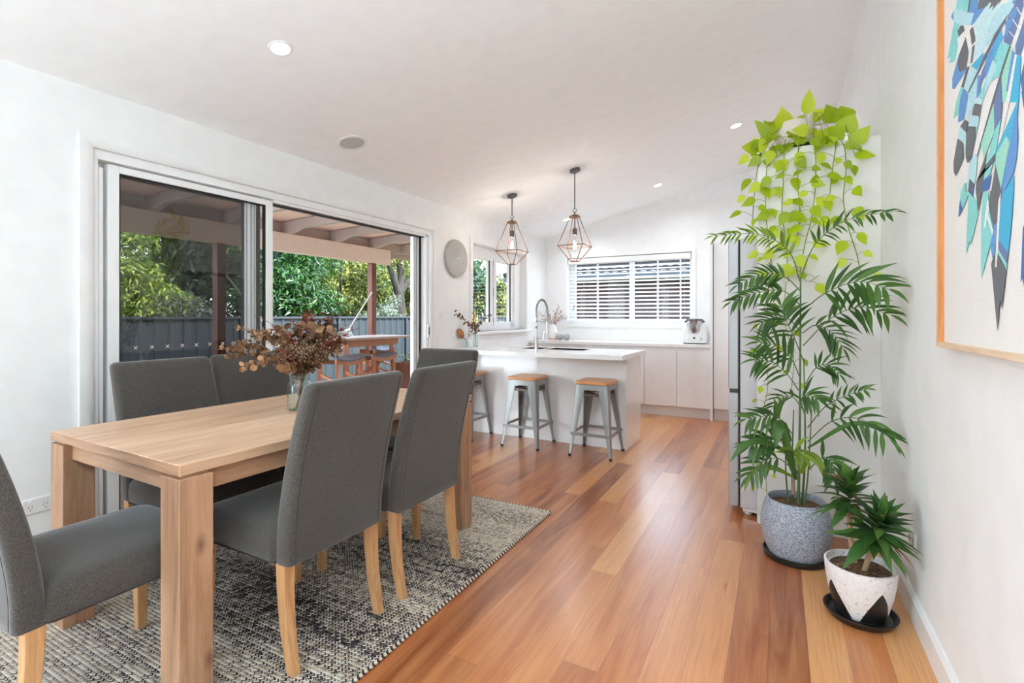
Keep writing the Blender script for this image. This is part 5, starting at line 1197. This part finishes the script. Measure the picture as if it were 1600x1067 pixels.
# neighbour's house beyond the far window
nh = thing('neighbour_house', 'brown brick house with dark tiled hip roof beyond the far window', 'house', (0,0,0))
B(-5.6,7,11.4,18,-.55,2.18).build('brick_wall', M['brick'], nh)
B(-6.1,7.4,10.95,11.0,2.1,2.24).build('gutter', M['fence'], nh)
B(-6.1,7.4,10.96,11.5,2.08,2.10).build('eave_lining', M['rafter'], nh)
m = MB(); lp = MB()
for k in range(16):                    # courses of wavy tiles up the front slope
    y0 = 10.98 + .31*k; z0 = 2.2 + .155*k; xs = -6.1 + .31*k
    n_ = int((7.3-xs)/.05)
    top = [Vector((xs+.05*i, y0, z0+.02+.022*abs(math.sin(PI*(xs+.05*i)/.21)))) for i in range(n_)]
    bot = [Vector((p.x, y0, z0-.03)) for p in top]; back = [Vector((p.x+.0, y0+.33, p.z+.135)) for p in top]
    m.rings([bot, top, back], False, False, closed=False)
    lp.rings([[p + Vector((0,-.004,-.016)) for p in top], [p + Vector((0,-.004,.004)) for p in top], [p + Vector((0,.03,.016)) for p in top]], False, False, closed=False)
lp.build('sunlit_lips', M['sunlitlip'], nh)  # thin strips with sunlight on the tile edges put into their colour
m.build('roof_tiles', M['tile'], nh)
m = MB(); m.add([(-6.1,10.98,2.2),(-1.1,15.98,4.7),(-6.1,18.,2.2)], [(0,1,2)]); m.build('roof_side', M['tile'], nh)
m = MB().tube([(-6.1,10.98,2.24),(-1.1,15.98,4.76)], .09, 10); m.build('hip_ridge', M['tile'], nh)
sf = thing('side_fence', 'dark grey paling fence between the kitchen and the neighbour house', 'fence', (0,0,0))
m = MB(); 
for k in range(60): m.box(-5.0+.15*k, -5.0+.15*k+.135, 9.2, 9.22, -.55, 1.05+.02*(k % 2))
m.build('palings', M['tile'], sf); B(-5.0,4.0,9.22,9.27,.75,.84).build('rail', M['tile'], sf)

# ================================================================== LIGHT
W = bpy.data.worlds.new('sky'); S.world = W; W.use_nodes = True; nt = W.node_tree; nd = nt.nodes; bg = nd['Background']
tc = nd.new('ShaderNodeTexCoord'); sx = nd.new('ShaderNodeSeparateXYZ'); nt.links.new(tc.outputs['Generated'], sx.inputs[0])
rp = nd.new('ShaderNodeValToRGB'); e = rp.color_ramp.elements
e[0].position = .44; e[0].color = (.16,.17,.14,1); e[1].position = .5; e[1].color = (.90,.985,1.,1)
k = e.new(.56); k.color = (.84,.96,1.,1); k = e.new(.8); k.color = (.50,.70,1.,1)
mp = nd.new('ShaderNodeMath'); mp.operation = 'MULTIPLY_ADD'; mp.inputs[1].default_value = .5; mp.inputs[2].default_value = .5
nt.links.new(sx.outputs[2], mp.inputs[0]); nt.links.new(mp.outputs[0], rp.inputs[0]); nt.links.new(rp.outputs[0], bg.inputs[0]); bg.inputs[1].default_value = SKY
sl_ = bpy.data.lights.new('sun', 'SUN'); sl_.energy = SUN; sl_.angle = math.radians(.6); sl_.color = (1,.95,.86)
so = bpy.data.objects.new('sun', sl_); COL.objects.link(so)
so.rotation_euler = Vector((-.72,.10,-.78)).to_track_quat('-Z','Y').to_euler()
def portal(name, loc, rot, w, h):
    l = bpy.data.lights.new(name, 'AREA'); l.shape = 'RECTANGLE'; l.size = w; l.size_y = h; l.cycles.is_portal = True
    o = bpy.data.objects.new(name, l); COL.objects.link(o); o.location = loc; o.rotation_euler = rot
portal('daylight_portal', (-3.24, -1.975, 1.15), (PI/2, 0, -PI/2), 2.95, 2.26)
portal('daylight_portal', (-3.24, 2.7, 1.05), (PI/2, 0, -PI/2), 2.9, 2.1)
portal('daylight_portal', (-3.28, 5.6, 1.58), (PI/2, 0, -PI/2), 1.4, 1.0)
portal('daylight_portal', (-1.9, FY+.16, 1.62), (PI/2, 0, PI), 1.7, .95)
fl = thing('added_uplighter', 'added white uplighter out of view, brightening the ceiling', 'lamp', (-.15,-1.3,.012))  # added behind the view as ceiling fill; no such lamp is known
MB().lathe([(.14,0),(.15,.004),(.15,.018),(.03,.03)], 40).build('base', M['white'], fl, 40)
MB().tube([(0,0,.02),(0,0,1.70)], .013, 12).build('pole', M['white'], fl, 60)
MB().lathe([(.03,1.69),(.09,1.72),(.17,1.80),(.19,1.84),(.186,1.84),(.165,1.806),(.085,1.728),(.02,1.70)], 40).build('lamp_shade', M['white'], fl, 60)
l = bpy.data.lights.new('added_fill_light', 'AREA'); l.shape = 'DISK'; l.size = .26; l.energy = UPL; l.color = (.78,.94,1.)
o = bpy.data.objects.new('added_fill_light', l); COL.objects.link(o); o.parent = fl; o.location = (0,0,1.83); o.rotation_euler = (PI,0,0)
for x, y, lb in DL + EXTRA:
    l = bpy.data.lights.new('downlight_lamp', 'AREA'); l.shape = 'DISK'; l.size = .085; l.energy = KLAMP if y > 4.5 else LAMP; l.color = LCOL; l.spread = math.radians(150)
    o = bpy.data.objects.new('downlight_lamp', l); COL.objects.link(o); o.location = (x, y, ceil_z(x)-.02); o.rotation_euler = (0, CEIL_ROT, 0)

def keep(root, fn):
    for o in root.children_recursive:
        if o.type == 'MESH':
            O = root.location
            for v in o.data.vertices: v.co = fn(v.co + O) - O
def off_wall(p):
    if p.x > RX-.012: p.x = RX-.012
    if p.y > 3.352 and p.z < 2.26: p.y = 3.352
    return p
keep(pp, off_wall)
def off_panel(p):
    if p.y > 3.358 and p.z < 2.2425: p.y = 3.358
    if p.x > RX-.01: p.x = RX-.01
    return p
keep(qp, off_panel); keep(dp, off_wall)

# ================================================================== CAMERA
cam = bpy.data.cameras.new('camera'); cam.sensor_width = 36.; cam.lens = FPX/1600*36; cam.shift_y = -(533.5-HOR)/1600; cam.clip_start = .02; cam.clip_end = 200
co = bpy.data.objects.new('camera', cam); COL.objects.link(co); co.location = (0,0,EYE); co.rotation_euler = (PI/2, 0, YAW); S.camera = co
S.view_settings.view_transform = 'Standard'; S.view_settings.look = 'None'; S.view_settings.gamma = 1.; S.view_settings.use_curve_mapping = False
S.view_settings.exposure = EXPO
c = S.cycles; c.max_bounces = 12; c.diffuse_bounces = 7; c.glossy_bounces = 4; c.transmission_bounces = 4; c.transparent_max_bounces = 12
c.caustics_reflective = False; c.caustics_refractive = False; c.sample_clamp_indirect = 6.; c.use_denoising = True
